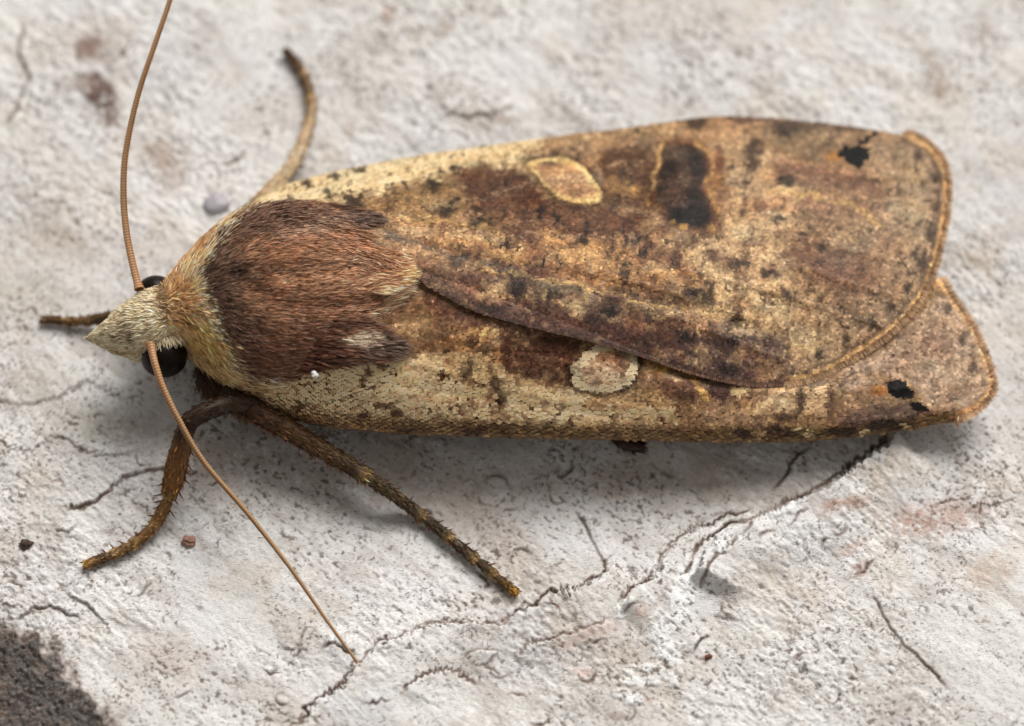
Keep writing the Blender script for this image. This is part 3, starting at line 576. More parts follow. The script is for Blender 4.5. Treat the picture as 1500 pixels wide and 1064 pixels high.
    B(1284, 572, 13, 8, (186, 120, 36), .95, 0, .5); P([(1291, 562), (1308, 557), (1322, 559), (1326, 568), (1337, 574), (1333, 583), (1318, 586), (1300, 580)], (5, 4, 3), 1, 3)
    P([(1328, 590), (1342, 589), (1358, 599), (1350, 604), (1334, 600)], (16, 11, 9), .95, 3)
    no = np.stack(proj(NOw), 1); d, _, s, _ = polydist(p.ox, p.oy, no)
    for a in [(1385, 452), (1405, 495), (1421, 540)]: B(*a, 7, 9, (84, 66, 52), .8, 0, .6)
    p.mix(1-sm(5.5, 8.5, d+2*(vn(s/7, s*0, 3)-.5)), (208, 156, 94))
    B(1412, 604, 26, 7, (214, 158, 100), .8, -20)
    return p
def scales(name, W, poly, pivot, pat, pitch, parent, cull=None, jit=1.0):
    P0 = W3(pivot[0], pivot[1], 1.0)[:2]
    rr = np.hypot(poly[:, 0]-P0[0], poly[:, 1]-P0[1]); aa = np.arctan2(poly[:, 1]-P0[1], poly[:, 0]-P0[0])
    xs, ys = [], []
    for k, r in enumerate(np.arange(rr.min(), rr.max(), pitch)):
        da = pitch*.95/r; a = np.arange(aa.min(), aa.max(), da)+(k % 2)*da*.5
        a = a+rng.normal(0, da*.13*jit, len(a)); r_ = r+rng.normal(0, pitch*.11*jit, len(a))
        xs.append(P0[0]+r_*np.cos(a)); ys.append(P0[1]+r_*np.sin(a))
    x = np.concatenate(xs); y = np.concatenate(ys); m = inside(x, y, poly); x, y = x[m], y[m]
    if cull is not None:
        m = ~(inside(x, y, cull) & (polydist(x, y, cull, True)[0] > .35)); x, y = x[m], y[m]
    z = W(x, y); e = .02
    gxn = (W(x+e, y)-W(x-e, y))/(2*e); gyn = (W(x, y+e)-W(x, y-e))/(2*e)
    n = unit(np.stack([-gxn, -gyn, np.ones_like(x)], 1))
    d = np.stack([x-P0[0], y-P0[1], np.zeros_like(x)], 1); d = unit(d-n*(d*n).sum(1, keepdims=True))
    N = len(x); ja = rng.normal(0, .11*jit, N)[:, None]; s = np.cross(n, d); d = d*np.cos(ja)+s*np.sin(ja); s = np.cross(n, d)
    root = np.stack([x, y, z], 1)
    qx, qy = proj(root); p = pat(qx, qy); c = p.c
    # mottling of the pigment, then scale-to-scale variation
    pr = np.hypot(x-P0[0], y-P0[1]); pa = np.arctan2(y-P0[1], x-P0[0])
    c = c*np.exp(.45*(fbm(pr*4, pa*110, 301, 4)-.5)+1.0*(fbm(qx/9, qy/9, 302, 4)-.5))[:, None]; c = c+(c.mean(1, keepdims=True)-c)*.16
    far_ = sm(560, 700, qx); ctr = .35+.65*sm(600, 700, qx)*(1-sm(1130, 1230, qx))*sm(315, 350, qy)
    dm = sm(.57, .66, fbm(qx/13, qy/17, 305, 4))*far_*ctr; pm = sm(.57, .68, fbm(qx/15+30, qy/12, 307, 4))*far_*ctr
    lum = c.mean(1, keepdims=True); mid = sm(.03, .10, lum[:, 0])
    c = c+(lin((84, 56, 48))-c)*(.5*dm*mid)[:, None]; c = c+(lin((218, 180, 132))-c)*(.22*pm*mid)[:, None]
    c = c*np.array([1.06, .97, .90])**(3.2*(fbm(pr*2.2, pa*34, 303, 4)-.5))[:, None]
    v = rng.normal(0, .2, N); c = c*np.exp(v)[:, None]
    dk = rng.random(N) < .03; c[dk] *= .55; lt = rng.random(N) < .03; c[lt] = c[lt]*1.35+.015
    lm = c.mean(1, keepdims=True); c = c*(lm/.17)**.2*(np.array([.93, .94, .88]) if cull is None else np.array([1.02, 1.0, 1.0]))
    c = np.minimum(c, lin((240, 218, 178)))
    Ln = (pitch*(1.55+.3*rng.random(N)))[:, None]; wd = (pitch*(.56+.08*rng.random(N)))[:, None]
    tl = (.11+.045*rng.normal(0, 1, N))[:, None]; sk = rng.normal(0, .07, N)[:, None]; sn = n+s*sk
    up = .004*n
    b0 = root-s*wd*.9+up; b1 = root+s*wd*.9+up
    t0 = root+d*Ln*(.85+.15*rng.random((N, 1)))-s*wd+n*Ln*(tl-sk*.3)+up; t1 = root+d*Ln*(.85+.15*rng.random((N, 1)))+s*wd+n*Ln*(tl+sk*.3)+up
    tm = root+d*Ln*(.95+.12*rng.random((N, 1)))+n*Ln*tl*1.05+up
    V = np.stack([b0, b1, t1, tm, t0], 1).reshape(-1, 3); C = np.repeat(c, 5, 0)
    me = mesh_np(name, V, np.arange(N*5), np.full(N, 5), C)
    return mlink(name, me, M_scale, parent, False, True)
def fringe(name, curve, W, parent, n, L0, col, outward, back=.02, grow=False):
    i = rng.random(n)*(len(curve)-1); k = i.astype(int); f = (i-k)[:, None]
    P = curve[k]*(1-f)+curve[np.minimum(k+1, len(curve)-1)]*f; T = unit(curve[np.minimum(k+1, len(curve)-1)]-curve[k])
    o = np.stack([T[:, 1], -T[:, 0], 0*T[:, 0]], 1)*outward
    P[:, 2] = W(P[:, 0], P[:, 1]); P = P-o*back; P[:, 2] += .004
    d = o+T*rng.normal(.1, .22, n)[:, None]+np.array([0, 0, -.07])
    L0 = L0*(.15+.85*(i/(len(curve)-1))**1.3) if grow else L0
    q = proj(P); b = lin(col)[None]*np.exp(rng.normal(0, .25, n)+.9*(fbm(q[0]/12, q[1]/12, 401, 3)-.5))[:, None]
    me = ribbons(name, P, d, np.tile([0, 0, 1.0], (n, 1)), L0*(.35+.95*rng.random(n)**.7), .010+.010*rng.random(n), b*.8, b*1.2, .1, .2, .6)
    return mlink(name, me, M_fur, parent, False, True)
nw = membrane('forewing', NCw, NOw, NIw, Wn, moth); nw['label'] = 'near forewing, partly covered by the other'
scales('wing_scales', Wn, NPOLY, (180, 560), pattern_near, .036, nw, FPOLY, 1.1)
fringe('fringe', NOw, Wn, nw, 3400, .12, (196, 162, 130), 1)
fw = membrane('forewing', FCw, FOw, FIw, Wf, moth); fw['label'] = 'far forewing, lying over the near one'
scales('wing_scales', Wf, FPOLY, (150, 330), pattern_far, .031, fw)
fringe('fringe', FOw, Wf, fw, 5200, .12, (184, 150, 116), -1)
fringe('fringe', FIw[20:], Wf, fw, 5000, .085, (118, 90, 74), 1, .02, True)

# ---- body
ST = [(-6.17, .19, .02, 1.27, 1.22), (-6.05, .215, .10, 1.38, 1.12), (-5.85, .26, .22, 1.52, 1.0), (-5.6, .31, .34, 1.68, .88), (-5.35, .36, .47, 1.80, .78), (-5.1, .42, .54, 1.86, .68), (-4.95, .54, .54, 1.93, .62),
      (-4.75, .68, .68, 2.03, .54), (-4.45, .75, .97, 2.20, .44), (-4.1, .78, 1.27, 2.33, .36), (-3.7, .80, 1.41, 2.39, .34), (-3.2, .84, 1.43, 2.40, .34), (-2.7, .86, 1.33, 2.33, .36), (-2.2, .88, 1.10, 2.19, .38), (-1.8, .89, .80, 2.06, .4), (-1.58, .89, .62, 1.99, .4),
      (-1.4, .92, .66, 1.80, .4), (-.6, .96, .76, 1.62, .4), (.6, 1.04, .72, 1.46, .38), (2.0, 1.14, .6, 1.16, .36), (3.2, 1.24, .4, .92, .38), (4.0, 1.3, .2, .8, .42), (4.3, 1.33, .03, .68, .56)]
ST = catmull(np.array(ST), 8)
th = np.linspace(0, 2*np.pi, 56, endpoint=False)
def ring(s):
    x, yc, hw, zt, zb = s; zc = zb+(zt-zb)*.42; c, sn = np.cos(th), np.sin(th)
    e = .92
    y = yc+hw*np.sign(c)*np.abs(c)**e; z = np.where(sn > 0, zc+(zt-zc)*np.abs(sn)**e, zc-(zc-zb)*np.abs(sn)**e)
    return np.stack([np.full_like(y, x), y, z], 1)
BG = np.stack([ring(s) for s in ST])
# lobes of the thorax: shoulder covers either side of the middle
xx, yy = BG[..., 0], BG[..., 1]; top = np.clip((BG[..., 2]-1.5)/.6, 0, 1)
lob = np.abs(yy-.85)-.62*sm(-4.6, -3.2, xx)*(1-.25*sm(-3, -1.8, xx)); BG[..., 2] -= .09*top*np.exp(-(lob/.10)**2)*sm(-4.4, -3.6, xx)*(1-sm(-2.0, -1.6, xx))
BG[..., 2] += .07*top*np.exp(-((yy-.85)/.12)**2)*sm(-4.5, -4.1, xx)*(1-sm(-2.3, -1.9, xx))
body = mlink('body', grid_mesh('body', BG, None, True), M_skin, moth, True)

def sample_body(n, cond):
    A = BG; a = np.concatenate([A, A[:, :1]], 1); p00, p01, p10, p11 = a[:-1, :-1], a[:-1, 1:], a[1:, :-1], a[1:, 1:]
    nr = np.cross(p11-p00, p01-p10); ar = np.linalg.norm(nr, axis=-1)/2; nr = unit(nr)
    cen = (p00+p11)/2; out = nr*np.sign(((cen-np.stack([cen[..., 0], np.full_like(cen[..., 0], .8), np.full_like(cen[..., 0], 1.2)], -1))*nr).sum(-1, keepdims=True))
    pr = (ar*cond(cen)).ravel(); pr = pr/pr.sum(); k = rng.choice(len(pr), n, p=pr)
    f, g = rng.random((n, 1)), rng.random((n, 1)); I, J = np.unravel_index(k, ar.shape)
    P = (p00[I, J]*(1-f)+p10[I, J]*f)*(1-g)+(p01[I, J]*(1-f)+p11[I, J]*f)*g
    return P, unit(out[I, J])
def idw(px, py, ctl, pw=3):
    c = np.array(ctl, float); num = 0; den = 0
    for q in c:
        w_ = 1/((px-q[0])**2+(py-q[1])**2+60)**(pw/2); num = num+w_[:, None]*q[2:][None]; den = den+w_
    return num/den[:, None]
EYES = [(240, 524, 1.24), (229, 429, 1.22)]
EYEC = [W3(*q) for q in EYES]
COLLAR_LINE = [(238, 402), (256, 425), (262, 455), (262, 480), (272, 505), (300, 535), (345, 575), (400, 600)]
EDGE = [(415, 292), (356, 308), (328, 336), (308, 366), (288, 405), (292, 432), (310, 465), (330, 510), (352, 545), (385, 560), (440, 553), (520, 528)]
def fur_body():
    P, n = sample_body(90000, lambda c: ((c[..., 0] > -5.0) & (c[..., 0] < -1.55) & (c[..., 2] > .75))*(1+2.0*(c[..., 2] > 1.3)))
    px, py = proj(P); N = len(P)
    p = Paint(px+rng.normal(0, 6, N), py+rng.normal(0, 6, N), (140, 100, 70), 5, 23, 6); B, PO, L = p.blob, p.poly, p.line
    # thorax
    PO([(290, 300), (420, 285), (480, 310), (420, 350), (330, 350), (290, 420), (320, 470), (360, 550), (400, 560), (350, 500), (340, 430), (290, 420)], (82, 60, 48), .75, 24)
    B(310, 395, 34, 52, (80, 60, 50), .8, 10, .6); B(345, 400, 16, 14, (46, 34, 30), .8); B(340, 480, 30, 50, (76, 52, 40), .8, -25, .6); B(400, 530, 50, 28, (108, 70, 50), .7, 10); B(380, 310, 60, 22, (104, 76, 60), .7, 0)
    B(450, 375, 90, 30, (150, 104, 68), .75, -3, .6); B(470, 440, 90, 30, (142, 98, 66), .75, 0, .6); B(450, 500, 100, 26, (112, 74, 52), .75, -5, .6)
    B(530, 405, 70, 34, (190, 146, 108), .75, -3, .7); B(540, 370, 40, 26, (164, 116, 76), .8, 35, .6); B(590, 400, 18, 12, (222, 166, 112), .95); B(520, 395, 60, 8, (182, 122, 80), .7, -6)
    L([(400, 418), (470, 408), (540, 400), (590, 398)], 8, (200, 150, 108), .6, .7); L([(345, 400), (400, 398), (470, 388), (540, 384)], 4, (70, 50, 40), .7); B(360, 402, 10, 6, (190, 160, 130), .6)
    L([(545, 345), (570, 368), (592, 390)], 9, (226, 192, 150), .85); L([(520, 480), (545, 462), (575, 440), (592, 418)], 8, (226, 196, 158), .8)
    L([(400, 350), (450, 335), (480, 322)], 7, (168, 140, 116), .7); B(520, 320, 50, 12, (98, 78, 66), .8, 5); B(545, 318, 20, 8, (70, 58, 52), .8)
    B(560, 510, 44, 14, (92, 72, 60), .9, 0); B(522, 500, 26, 9, (206, 180, 156), .85, -8); B(585, 515, 18, 8, (66, 50, 42), .8)
    # collar and shoulders: cream tan
    d, sg, _, _ = polydist(p.x, p.y, np.array(EDGE, float)); outer = np.array([(200, 380)]+EDGE[::1][::-1][::-1]+[(520, 640), (300, 700), (180, 560)], float)
    ins = inside(p.x, p.y, np.vstack([np.array(EDGE, float), [(560, 560), (520, 700), (250, 700), (180, 480), (210, 330), (330, 250), (415, 250)]]))
    p.mix(ins*1.0, (224, 186, 140)); p.mix(ins*(1-sm(3, 8, d)), (240, 220, 180))
    for a in [(262, 440, 16, 34, -8), (255, 400, 12, 26, 20), (280, 480, 8, 30, -25), (300, 350, 10, 40, 35)]: B(*a[:4], (146, 104, 58), .65, a[4], .6)
    B(300, 500, 20, 40, (216, 184, 118), .8, -35); B(272, 400, 6, 22, (236, 214, 170), .7, 25)
    rs = np.random.RandomState(4)
    for k in range(26): B(rs.uniform(255, 420), rs.uniform(440, 600), 4, 2.5, (60, 40, 26), .85, 40, .5)
    # dark underside below the collar
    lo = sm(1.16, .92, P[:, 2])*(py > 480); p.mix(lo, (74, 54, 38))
    c = np.array([1.6, 1.5, 1.45])*p.c*np.exp(rng.normal(0, .36, N)+1.1*(fbm(px/10, py/6, 501, 3)-.5))[:, None]
    pl = rng.random(N) < .16; c[pl] = c[pl]*.5+lin((196, 164, 128))*.5
    c = c+(c.mean(1, keepdims=True)-c)*(.15*(1-ins))[:, None]
    tip = c*(1.05+.45*np.clip(1-c.mean(1, keepdims=True)/.22, 0, 1))+.02
    ctl = [(240, 410, -.2, .5), (262, 450, .5, -.1), (265, 490, .55, -.6), (300, 530, .6, -.8), (350, 575, .8, -.6), (410, 590, 1, -.25), (270, 380, .5, .9), (300, 335, .8, .7), (350, 300, 1, .3), (300, 400, .9, .3), (320, 450, .9, -.2), (350, 520, .9, -.4), (400, 340, 1, .05), (400, 400, 1, .12), (400, 460, 1, .02), (420, 530, 1, -.02), (480, 320, 1, -.1), (560, 330, 1, -.25), (500, 360, 1, -.25), (560, 370, .9, -.55), (480, 395, 1, .1), (560, 400, 1, 0), (500, 440, 1, .2), (560, 440, 1, .45), (500, 490, 1, .12), (560, 510, 1, 0), (600, 400, 1, 0)]
    v = idw(px, py, ctl); d3 = np.stack([v[:, 0], v[:, 1], np.zeros(N)], 1)+rng.normal(0, .13, (N, 3))
    side = (P[:, 2] < 1.2); d3[side] += np.array([0, 0, -.6])
    d3 = unit(d3-n*(d3*n).sum(1, keepdims=True))
    Lh = .125+.075*rng.random(N)+.10*sm(-2.5, -1.9, P[:, 0])
    lift = np.clip(rng.normal(.26, .12, N), .05, .8)
    keep = np.linalg.norm(P-EYEC[0], axis=1) > .34
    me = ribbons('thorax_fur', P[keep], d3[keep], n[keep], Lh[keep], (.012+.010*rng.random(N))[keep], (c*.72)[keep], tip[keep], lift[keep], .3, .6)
    mlink('thorax_fur', me, M_fur, body, False, True)
    # tufts of the shoulder covers lying back over the wing bases
    for W_, pg, n_, tipx in ((Wn, [(430, 480), (520, 462), (560, 486), (588, 508), (570, 527), (500, 536), (425, 548)], 5200, 1), (Wf, [(415, 293), (480, 298), (545, 312), (556, 322), (500, 342), (425, 332)], 3000, 0), (Wf, [(530, 372), (560, 366), (588, 386), (598, 402), (585, 418), (555, 432), (535, 425)], 2600, 2)):
        pg = np.array(pg, float); qx = rng.uniform(pg[:, 0].min(), pg[:, 0].max(), n_*3); qy = rng.uniform(pg[:, 1].min(), pg[:, 1].max(), n_*3); m = inside(qx, qy, pg); qx, qy = qx[m][:n_], qy[m][:n_]
        z = np.full(len(qx), 1.5)
        for _ in range(10): w3 = W3(qx, qy, z); z = .5*z+.5*W_(w3[:, 0], w3[:, 1])
        w3 = W3(qx, qy, z+.03+.07*rng.random(len(z))); N_ = len(qx)
        q = Paint(qx, qy, (104, 72, 54), 4, 43, 5)
        if tipx == 2:
            q.blob(560, 402, 60, 40, (166, 124, 92), .95); q.blob(590, 402, 14, 14, (232, 188, 140), .9); q.blob(555, 428, 26, 8, (226, 196, 158), .8, -30); q.blob(550, 388, 26, 4, (90, 66, 52), .6)
        elif tipx:
            q.blob(560, 508, 46, 18, (96, 78, 68), .9); q.blob(520, 498, 28, 10, (214, 190, 166), .85, -8); q.blob(586, 514, 22, 10, (104, 84, 70), .75); q.blob(455, 520, 50, 26, (96, 58, 42), .8); q.blob(500, 530, 40, 6, (70, 48, 38), .7)
        else:
            q.blob(520, 318, 50, 12, (104, 84, 72), .85, 6); q.blob(552, 319, 18, 7, (100, 82, 70), .85); q.blob(450, 310, 40, 14, (84, 58, 46), .8)
        cc = 1.3*q.c*np.exp(rng.normal(0, .35, N_)+.8*(fbm(qx/9, qy/5, 521, 3)-.5))[:, None]
        dd = np.tile([1.0, (-.02, .0)[tipx-1] if tipx else -.12, -.05], (N_, 1))+rng.normal(0, .12, (N_, 3)); nn = np.tile([0, -.35 if tipx else .3, .9], (N_, 1))
        me = ribbons('shoulder_tuft', w3, dd, nn, (.15+.10*rng.random(N_)), .011+.010*rng.random(N_), cc*.75, cc*1.45+.02, np.clip(rng.normal(.12, .08, N_), 0, .5), .25, .6)
        mlink('shoulder_tuft', me, M_fur, body, False, True)
    # head
    P, n = sample_body(24000, lambda c: (c[..., 0] < -4.85)*1.0); px, py = proj(P); N = len(P)
    p = Paint(px, py, (246, 226, 190), 4, 33, 4); p.blob(255, 430, 18, 50, (150, 112, 66), .8, -8); p.blob(245, 500, 16, 14, (200, 186, 160), .8)
    for a in [(190, 475, 6, 3), (175, 492, 7, 3), (200, 492, 4, 6), (165, 485, 5, 3), (222, 470, 5, 2), (205, 480, 3, 5)]: p.blob(*a, (104, 78, 52), .8, 30)
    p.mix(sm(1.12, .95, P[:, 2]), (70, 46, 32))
    c = p.c*np.exp(rng.normal(0, .25, N)+.7*(fbm(px/7, py/7, 511, 2)-.5))[:, None]
    v = idw(px, py, [(245, 430, -.9, -.2), (225, 470, -1, -.15), (180, 485, -1, -.1), (140, 495, -1, 0), (240, 490, -.8, -.5), (200, 440, -.8, .5), (220, 410, -.5, .9), (250, 450, -.7, .1)])
    d3 = np.stack([v[:, 0], v[:, 1], np.zeros(N)], 1)+rng.normal(0, .22, (N, 3)); d3[:, 2] -= .2; d3 = unit(d3-n*(d3*n).sum(1, keepdims=True))
    tipf = sm(-5.6, -6.1, P[:, 0])
    keep = np.linalg.norm(P-EYEC[1], axis=1) > .2
    lf = np.clip(rng.normal(.22, .15, N), .05, 1)*(1-.6*tipf); Lh = (.11+.07*rng.random(N))*(1-.5*tipf)
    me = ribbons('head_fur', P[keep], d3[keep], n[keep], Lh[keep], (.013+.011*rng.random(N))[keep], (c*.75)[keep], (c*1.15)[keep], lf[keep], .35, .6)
    mlink('head_fur', me, M_fur, body, False, True)
    k_ = 700; t = rng.random(k_); P = W3(226+38*t+rng.normal(0, 3, k_), 498-9*t+rng.normal(0, 4, k_), 1.54+.08*rng.random(k_)); c = lin((222, 204, 172))*np.exp(rng.normal(0, .25, k_))[:, None]
    d3 = np.stack([.1+.5*t, -.9*np.ones(k_), -.25*np.ones(k_)], 1)+rng.normal(0, .2, (k_, 3))
    me = ribbons('brow_tuft', P, d3, np.tile([0, -.4, .9], (k_, 1)), .06+.08*rng.random(k_), .010+.008*rng.random(k_), c*.8, c*1.15, .1, .4, .6)
    mlink('brow_tuft', me, M_fur, body, False, True)
fur_body()
# breast fur hanging below the collar behind the front legs
k_ = 3200; t = rng.random(k_); P_ = W3(290+120*t+rng.normal(0, 4, k_), 540+62*t**.7+rng.normal(0, 6, k_), 1.0-.15*rng.random(k_))
c_ = (lin((84, 62, 44))*(1-t[:, None])+lin((128, 100, 66))*t[:, None])*np.exp(rng.normal(0, .35, k_))[:, None]
mlink('breast_fur', ribbons('breast_fur', P_, np.stack([.25+.2*t, -.75+0*t, -.7+0*t], 1)+rng.normal(0, .2, (k_, 3)), np.tile([0, -.7, .7], (k_, 1)), .24+.18*rng.random(k_), .012+.01*rng.random(k_), c_*.7, c_*1.25, .15, .3, .6), M_fur, body, False, True)

def sphere(c, r, sc=(1, 1, 1), nu=32, nv=20):
    u = np.linspace(0, 2*np.pi, nu, endpoint=False); v = np.linspace(.001, np.pi-.001, nv)
    return np.stack([c[0]+r*sc[0]*np.sin(v)[:, None]*np.cos(u), c[1]+r*sc[1]*np.sin(v)[:, None]*np.sin(u), c[2]+r*sc[2]*np.cos(v)[:, None]*np.ones_like(u)], -1)
for (qx, qy, z), er in zip(EYES, (.335, .29)):
    mlink('eye', grid_mesh('eye', sphere(W3(qx, qy, z), er, (1, .85, 1)), None, True), M_eye, body, True)

# ---- antennae
def antenna(L, r0, r1):
    P = resample(catmull(pts3(L), 16), 900); s = np.linspace(0, 1, 900); arc = np.r_[0, np.cumsum(np.linalg.norm(np.diff(P, axis=0), axis=1))]
    ph = arc/.042; rad = (r0+(r1-r0)*s**.8)*(1+.10*np.abs(np.sin(ph*np.pi)))*np.where(s > .985, np.sqrt(np.clip((1-s)/.015, .02, 1)), 1)
    rad *= 1+.35*np.exp(-(arc/.09)**2)
    G, T = tube(P, rad, 10)
    rg = .5+.5*np.cos(2*np.pi*ph); c = lin((150, 106, 64))[None]*(.75+.5*fbm(arc*5, arc*0, 601, 3))[:, None]; c = c*(1-.5*rg[:, None]*(1-.7*s[:, None]))
    t2 = np.exp(-(arc/.9)**2)[:, None]; c = c*(1-t2)+t2*(lin((196, 138, 92))*(1-.5*rg[:, None]))
    an = np.linspace(0, 2*np.pi, 10, endpoint=False); fl = np.clip(np.sin(an-.9), 0, 1)**1.5*.55; cc = c[:, None]*(1-fl[None, :, None])+lin((214, 178, 134))*fl[None, :, None]*(1-.35*rg[:, None, None])
    mlink('antenna', grid_mesh('antenna', G, cc.reshape(-1, 3), True), M_ant, moth, True)
antenna([(220, 503, 1.62), (227, 533, 1.62), (238, 566, 1.52), (260, 612, 1.36), (298, 676, 1.1), (365, 755, .82), (425, 832, .58), (478, 908, .36), (512, 955, .22), (534, 984, .14)], .052, .020)
antenna([(204, 424, 1.72), (196, 394, 1.76), (186, 345, 1.86), (181, 290, 2.0), (184, 225, 2.2), (202, 140, 2.5), (228, 62, 2.75), (249, 0, 2.9), (262, -50, 3.0)], .052, .034)

# ---- legs
sv, sf = [], []
k_ = 6
for i in range(k_): sv.append((.5*math.cos(2*math.pi*i/k_), .5*math.sin(2*math.pi*i/k_), 0))
for i in range(k_): sv.append((.32*math.cos(2*math.pi*i/k_)+.1, .32*math.sin(2*math.pi*i/k_), 5))
sv.append((.5, 0, 9)); sf = [(i, (i+1) % k_, k_+(i+1) % k_, k_+i) for i in range(k_)]+[(k_+i, k_+(i+1) % k_, 2*k_) for i in range(k_)]
SPINE = bpy.data.meshes.new('spine'); SPINE.from_pydata(sv, [], sf); SPINE.materials.append(M_spine)
def leg(L, rad, cols, spines, hair, seed, hairlen=.09, joints=(), claws=True):
    """L (px,py,z) path, rad at each point, cols sRGB at each point"""
    n = 240; P0 = catmull(pts3(L), 24); r0 = catmull(np.array([[r_, 0] for r_ in rad]), 24)[:, 0]; c0 = catmull(np.array(cols, float), 24)
    A = resample(np.c_[P0, r0, c0], n) if False else None
    dd = np.r_[0, np.cumsum(np.linalg.norm(np.diff(P0, axis=0), axis=1))]; t = np.linspace(0, dd[-1], n)
    P = np.stack([np.interp(t, dd, P0[:, k]) for k in range(3)], 1); r_ = np.interp(t, dd, r0); c = lin(np.clip(np.stack([np.interp(t, dd, c0[:, k]) for k in range(3)], 1), 0, 255))
    s = t/dd[-1]; r_ = r_*.82
    for j in joints:
        r_ = r_*(1-.34*np.exp(-((s-j)/.007)**2)+.16*np.exp(-((s-j+.02)/.013)**2)); c = c+(lin((196, 162, 108))-c)*(.45*np.exp(-((s-j+.012)/.012)**2))[:, None]
    r_ = r_*np.where(s > .985, np.sqrt(np.clip((1-s)/.015, .03, 1)), 1)
    G, T = tube(P, r_, 14); c = c*(.7+.6*fbm(t*6, t*0, seed, 3))[:, None]
    o = mlink('leg', grid_mesh('leg', G, np.repeat(c, 14, 0), True), M_leg, moth, True)
    # clothing of short hair
    k = (rng.random(hair)**.9*(n-1)).astype(int); a = rng.random(hair)*2*np.pi; up = np.array([0, 0, 1.0]); Ax = unit(np.cross(T[k], up)); Bx = np.cross(Ax, T[k])
    nn = Ax*np.cos(a)[:, None]+Bx*np.sin(a)[:, None]; root = P[k]+nn*r_[k][:, None]*.95
    hc = c[k]*np.exp(rng.normal(.25, .45, hair))[:, None]
    me = ribbons('leg_hair', root, T[k]+rng.normal(0, .2, (hair, 3)), nn, hairlen*(.6+.8*rng.random(hair))*(.5+r_[k]/r_.max()), .014+.01*rng.random(hair), hc*.7, hc*1.3+.01, np.clip(rng.normal(.14, .10, hair), .02, .6), .2, .6)
    mlink('leg_hair', me, M_fur, o, False, True)
    for (ss, sgn, ln) in spines:
        i = int(ss*(n-1)); Tn = T[i]; sidev = unit(np.cross(Tn, np.array([0, 0, 1.0])))*sgn; dr = unit(sidev*.85+Tn*.55+np.array([0, 0, .12+.15*random.uniform(-1, 1)])+rng.normal(0, .08, 3))
        q = bpy.data.objects.new('spine', SPINE); COL.objects.link(q); q.parent = o
        q.location = Vector(P[i]+sidev*r_[i]*.85-MOFF); q.rotation_euler = Vector(dr).to_track_quat('Z', 'X').to_euler(); q.scale = (.032, .032, ln/9)
    # pair of claws at the foot
    for sg in ((-1, 1) if claws else ()):
        Tn = T[-4]; sv_ = unit(np.cross(Tn, np.array([0, 0, 1.0])))*sg; q = bpy.data.objects.new('claw', SPINE); COL.objects.link(q); q.parent = o
        q.location = Vector(P[-3]+sv_*r_[-12]*.45-MOFF); q.rotation_euler = Vector(unit(Tn+sv_*.55+np.array([0, 0, -.35]))).to_track_quat('Z', 'X').to_euler(); q.scale = (.034, .034, .012)
    return o
rr_ = random.Random(11)
def row(a, b, n, sgn, l0, l1): return [(a+(b-a)*(i+rr_.uniform(-.25, .25))/max(n-1, 1), sgn, rr_.uniform(l0, l1)) for i in range(n)]
gz = lambda qx, qy, dz: (qx, qy, ground(*W3(qx, qy, 0.0)[:2])+dz)
DB, MB_, LB = (58, 40, 26), (112, 78, 40), (146, 112, 66)
# near foreleg
leg([(385, 598, .95), (345, 590, 1.15), (308, 600, 1.24), (282, 614, 1.20), (272, 630, 1.08), (264, 660, .84), (257, 690, .60), (252, 712, .45), (247, 728, .36), (237, 752, .26), gz(218, 779, .15), gz(180, 806, .12), gz(150, 818, .11), gz(123, 828, .09)],
    [.15, .16, .165, .16, .155, .185, .19, .17, .11, .105, .095, .085, .08, .075], [DB, DB, DB, DB, (70, 48, 28), (100, 66, 32), (112, 76, 36), (116, 80, 38), (100, 72, 36), (110, 80, 42), MB_, (118, 90, 52), (100, 74, 44), (190, 150, 90)],
    row(.40, .64, 7, -1, .12, .20)+row(.55, .68, 5, 1, .12, .18)+row(.68, .80, 3, -1, .08, .12)+row(.68, .92, 6, 1, .09, .14), 4200, 701, .055, (.60, .72, .82, .90))
# near middle leg
leg([(330, 572, 1.0), (370, 600, 1.0), (420, 628, .86), (470, 658, .66), (520, 687, .48), (560, 714, .34), gz(610, 750, .20), gz(660, 790, .14), gz(700, 822, .12), gz(733, 850, .11), gz(757, 869, .09)],
    [.17, .18, .175, .16, .135, .105, .095, .088, .08, .075, .07], [DB, (70, 44, 26), (84, 58, 34), (92, 68, 42), (80, 62, 40), (84, 68, 46), (78, 64, 46), (72, 58, 42), (70, 54, 38), (78, 58, 36), (200, 150, 70)],
    row(.08, .46, 16, -1 if False else 1, .11, .18)+row(.45, .85, 9, 1, .07, .12)+row(.42, .88, 11, -1, .09, .14), 6000, 702, .07, (.46, .66, .76, .85, .92))
# far foreleg, reaching left below the head
leg([(260, 470, .9), (215, 462, .6), (165, 464, .36), gz(135, 469, .18), gz(105, 471, .12), gz(62, 468, .10)], [.16, .13, .10, .085, .075, .065], [DB, DB, (92, 68, 44), (104, 78, 48), (112, 84, 50), (90, 64, 38)], row(.4, .9, 5, 1, .06, .1), 1400, 703, .08, (.5, .7, .85))
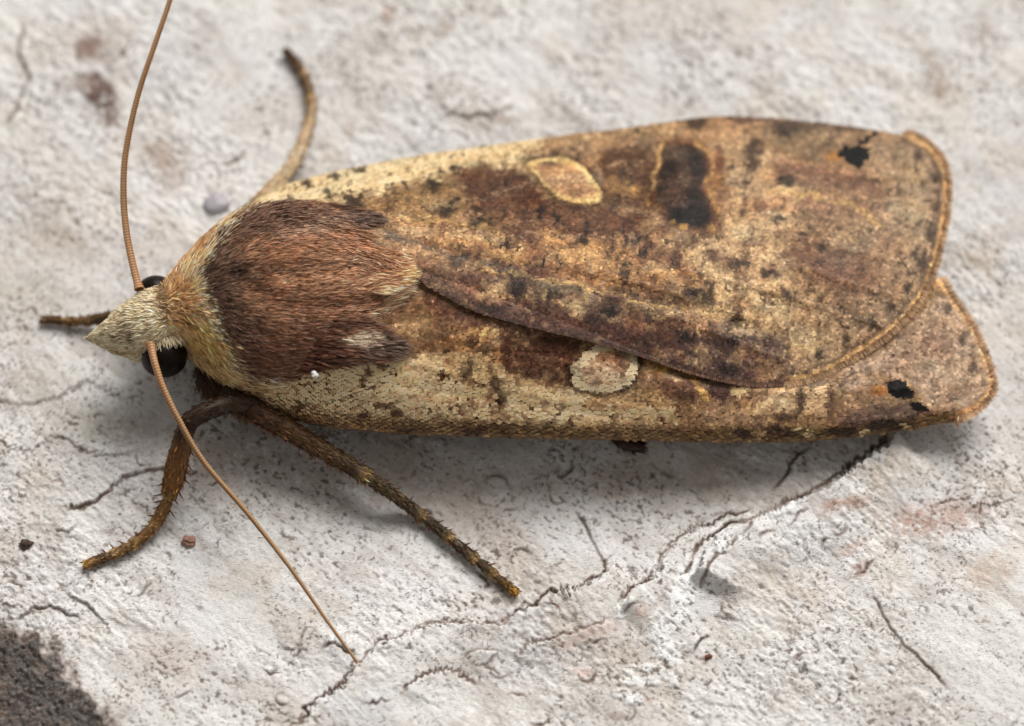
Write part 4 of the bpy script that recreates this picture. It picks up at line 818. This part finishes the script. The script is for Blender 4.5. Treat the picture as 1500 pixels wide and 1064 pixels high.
# far middle leg, curved
leg([(350, 330, 1.0), (395, 282, .78), (424, 248, .52), (443, 210, .32), gz(455, 170, .18), gz(455, 140, .13), gz(443, 105, .12), gz(418, 74, .10)], [.17, .15, .125, .11, .095, .085, .078, .07], [(116, 92, 64), (166, 142, 110), (180, 156, 124), (178, 152, 120), (158, 132, 100), (128, 100, 70), (100, 74, 48), (84, 58, 36)],
    row(.3, .85, 12, 1, .07, .12)+row(.4, .8, 6, -1, .05, .09), 2600, 704, .07, (.48, .64, .76, .88))
# tip of the hind leg below the wing
leg([(860, 600, .30), (893, 628, .22), (915, 648, .15), (945, 655, .10)], [.12, .13, .14, .10], [DB, (54, 32, 20), (52, 30, 18), (60, 38, 24)], [], 500, 705, .06, (), False)

# ================================================================== small things lying on the bark and the moth
def lump(name, qx, qy, r, mat, label, cat, squash=.7, seed=0, dz=None, rough=.25, subs=1):
    c = W3(qx, qy, r*squash*.8); zg = ground(c[0], c[1]) if dz is None else dz
    c = W3(qx, qy, zg+r*squash*.75)
    G = sphere((0, 0, 0), r, (1, .9, squash), 20, 14); dv = unit(G); k = 1+rough*2*(fbm(dv[..., 0]*2.3+seed, dv[..., 1]*2.3+dv[..., 2]*1.7, 800+seed, 3)-.5)
    G = G*k[..., None]; o = link(name, grid_mesh(name, G, None, True), mat, None, True); o.location = c
    tag(o, label, cat); return o
M_bead = material('bead_glaze', .3, .5, tuple(lin((216, 212, 218))), trans=.5, bump=(6, .25, .05))
lump('bead', 316, 298, .20, M_bead, 'small glossy lavender grey bead beside the moth\'s far shoulder', 'bead', .38, 3, None, .35)
lump('crumb', 38, 797, .085, material('crumb_dark', .8, .2, tuple(lin((84, 68, 64))), bump=(30, .6, .03)), 'dark grey crumb on the bark near the left edge', 'crumb', .6, 5, None, 1.0)
lump('crumb', 276, 792, .10, material('crumb_pink', .8, .2, tuple(lin((168, 130, 114))), bump=(30, .6, .03)), 'pinkish brown crumb on the bark beside the long near antenna', 'crumb', .5, 9, None, 1.0)
lump('crumb', 1038, 962, .036, material('crumb_red', .8, .2, tuple(lin((124, 84, 68))), bump=(30, .6, .03)), 'tiny reddish brown crumb on the bark below the white chalky patch', 'crumb', .6, 12, None, 1.0)
lump('crumb', 461, 549, .055, material('crumb_white', .5, .4, (.85, .85, .83)), 'tiny bright white crumb on the moth\'s tan shoulder', 'crumb', .6, 15, 1.72, .7)
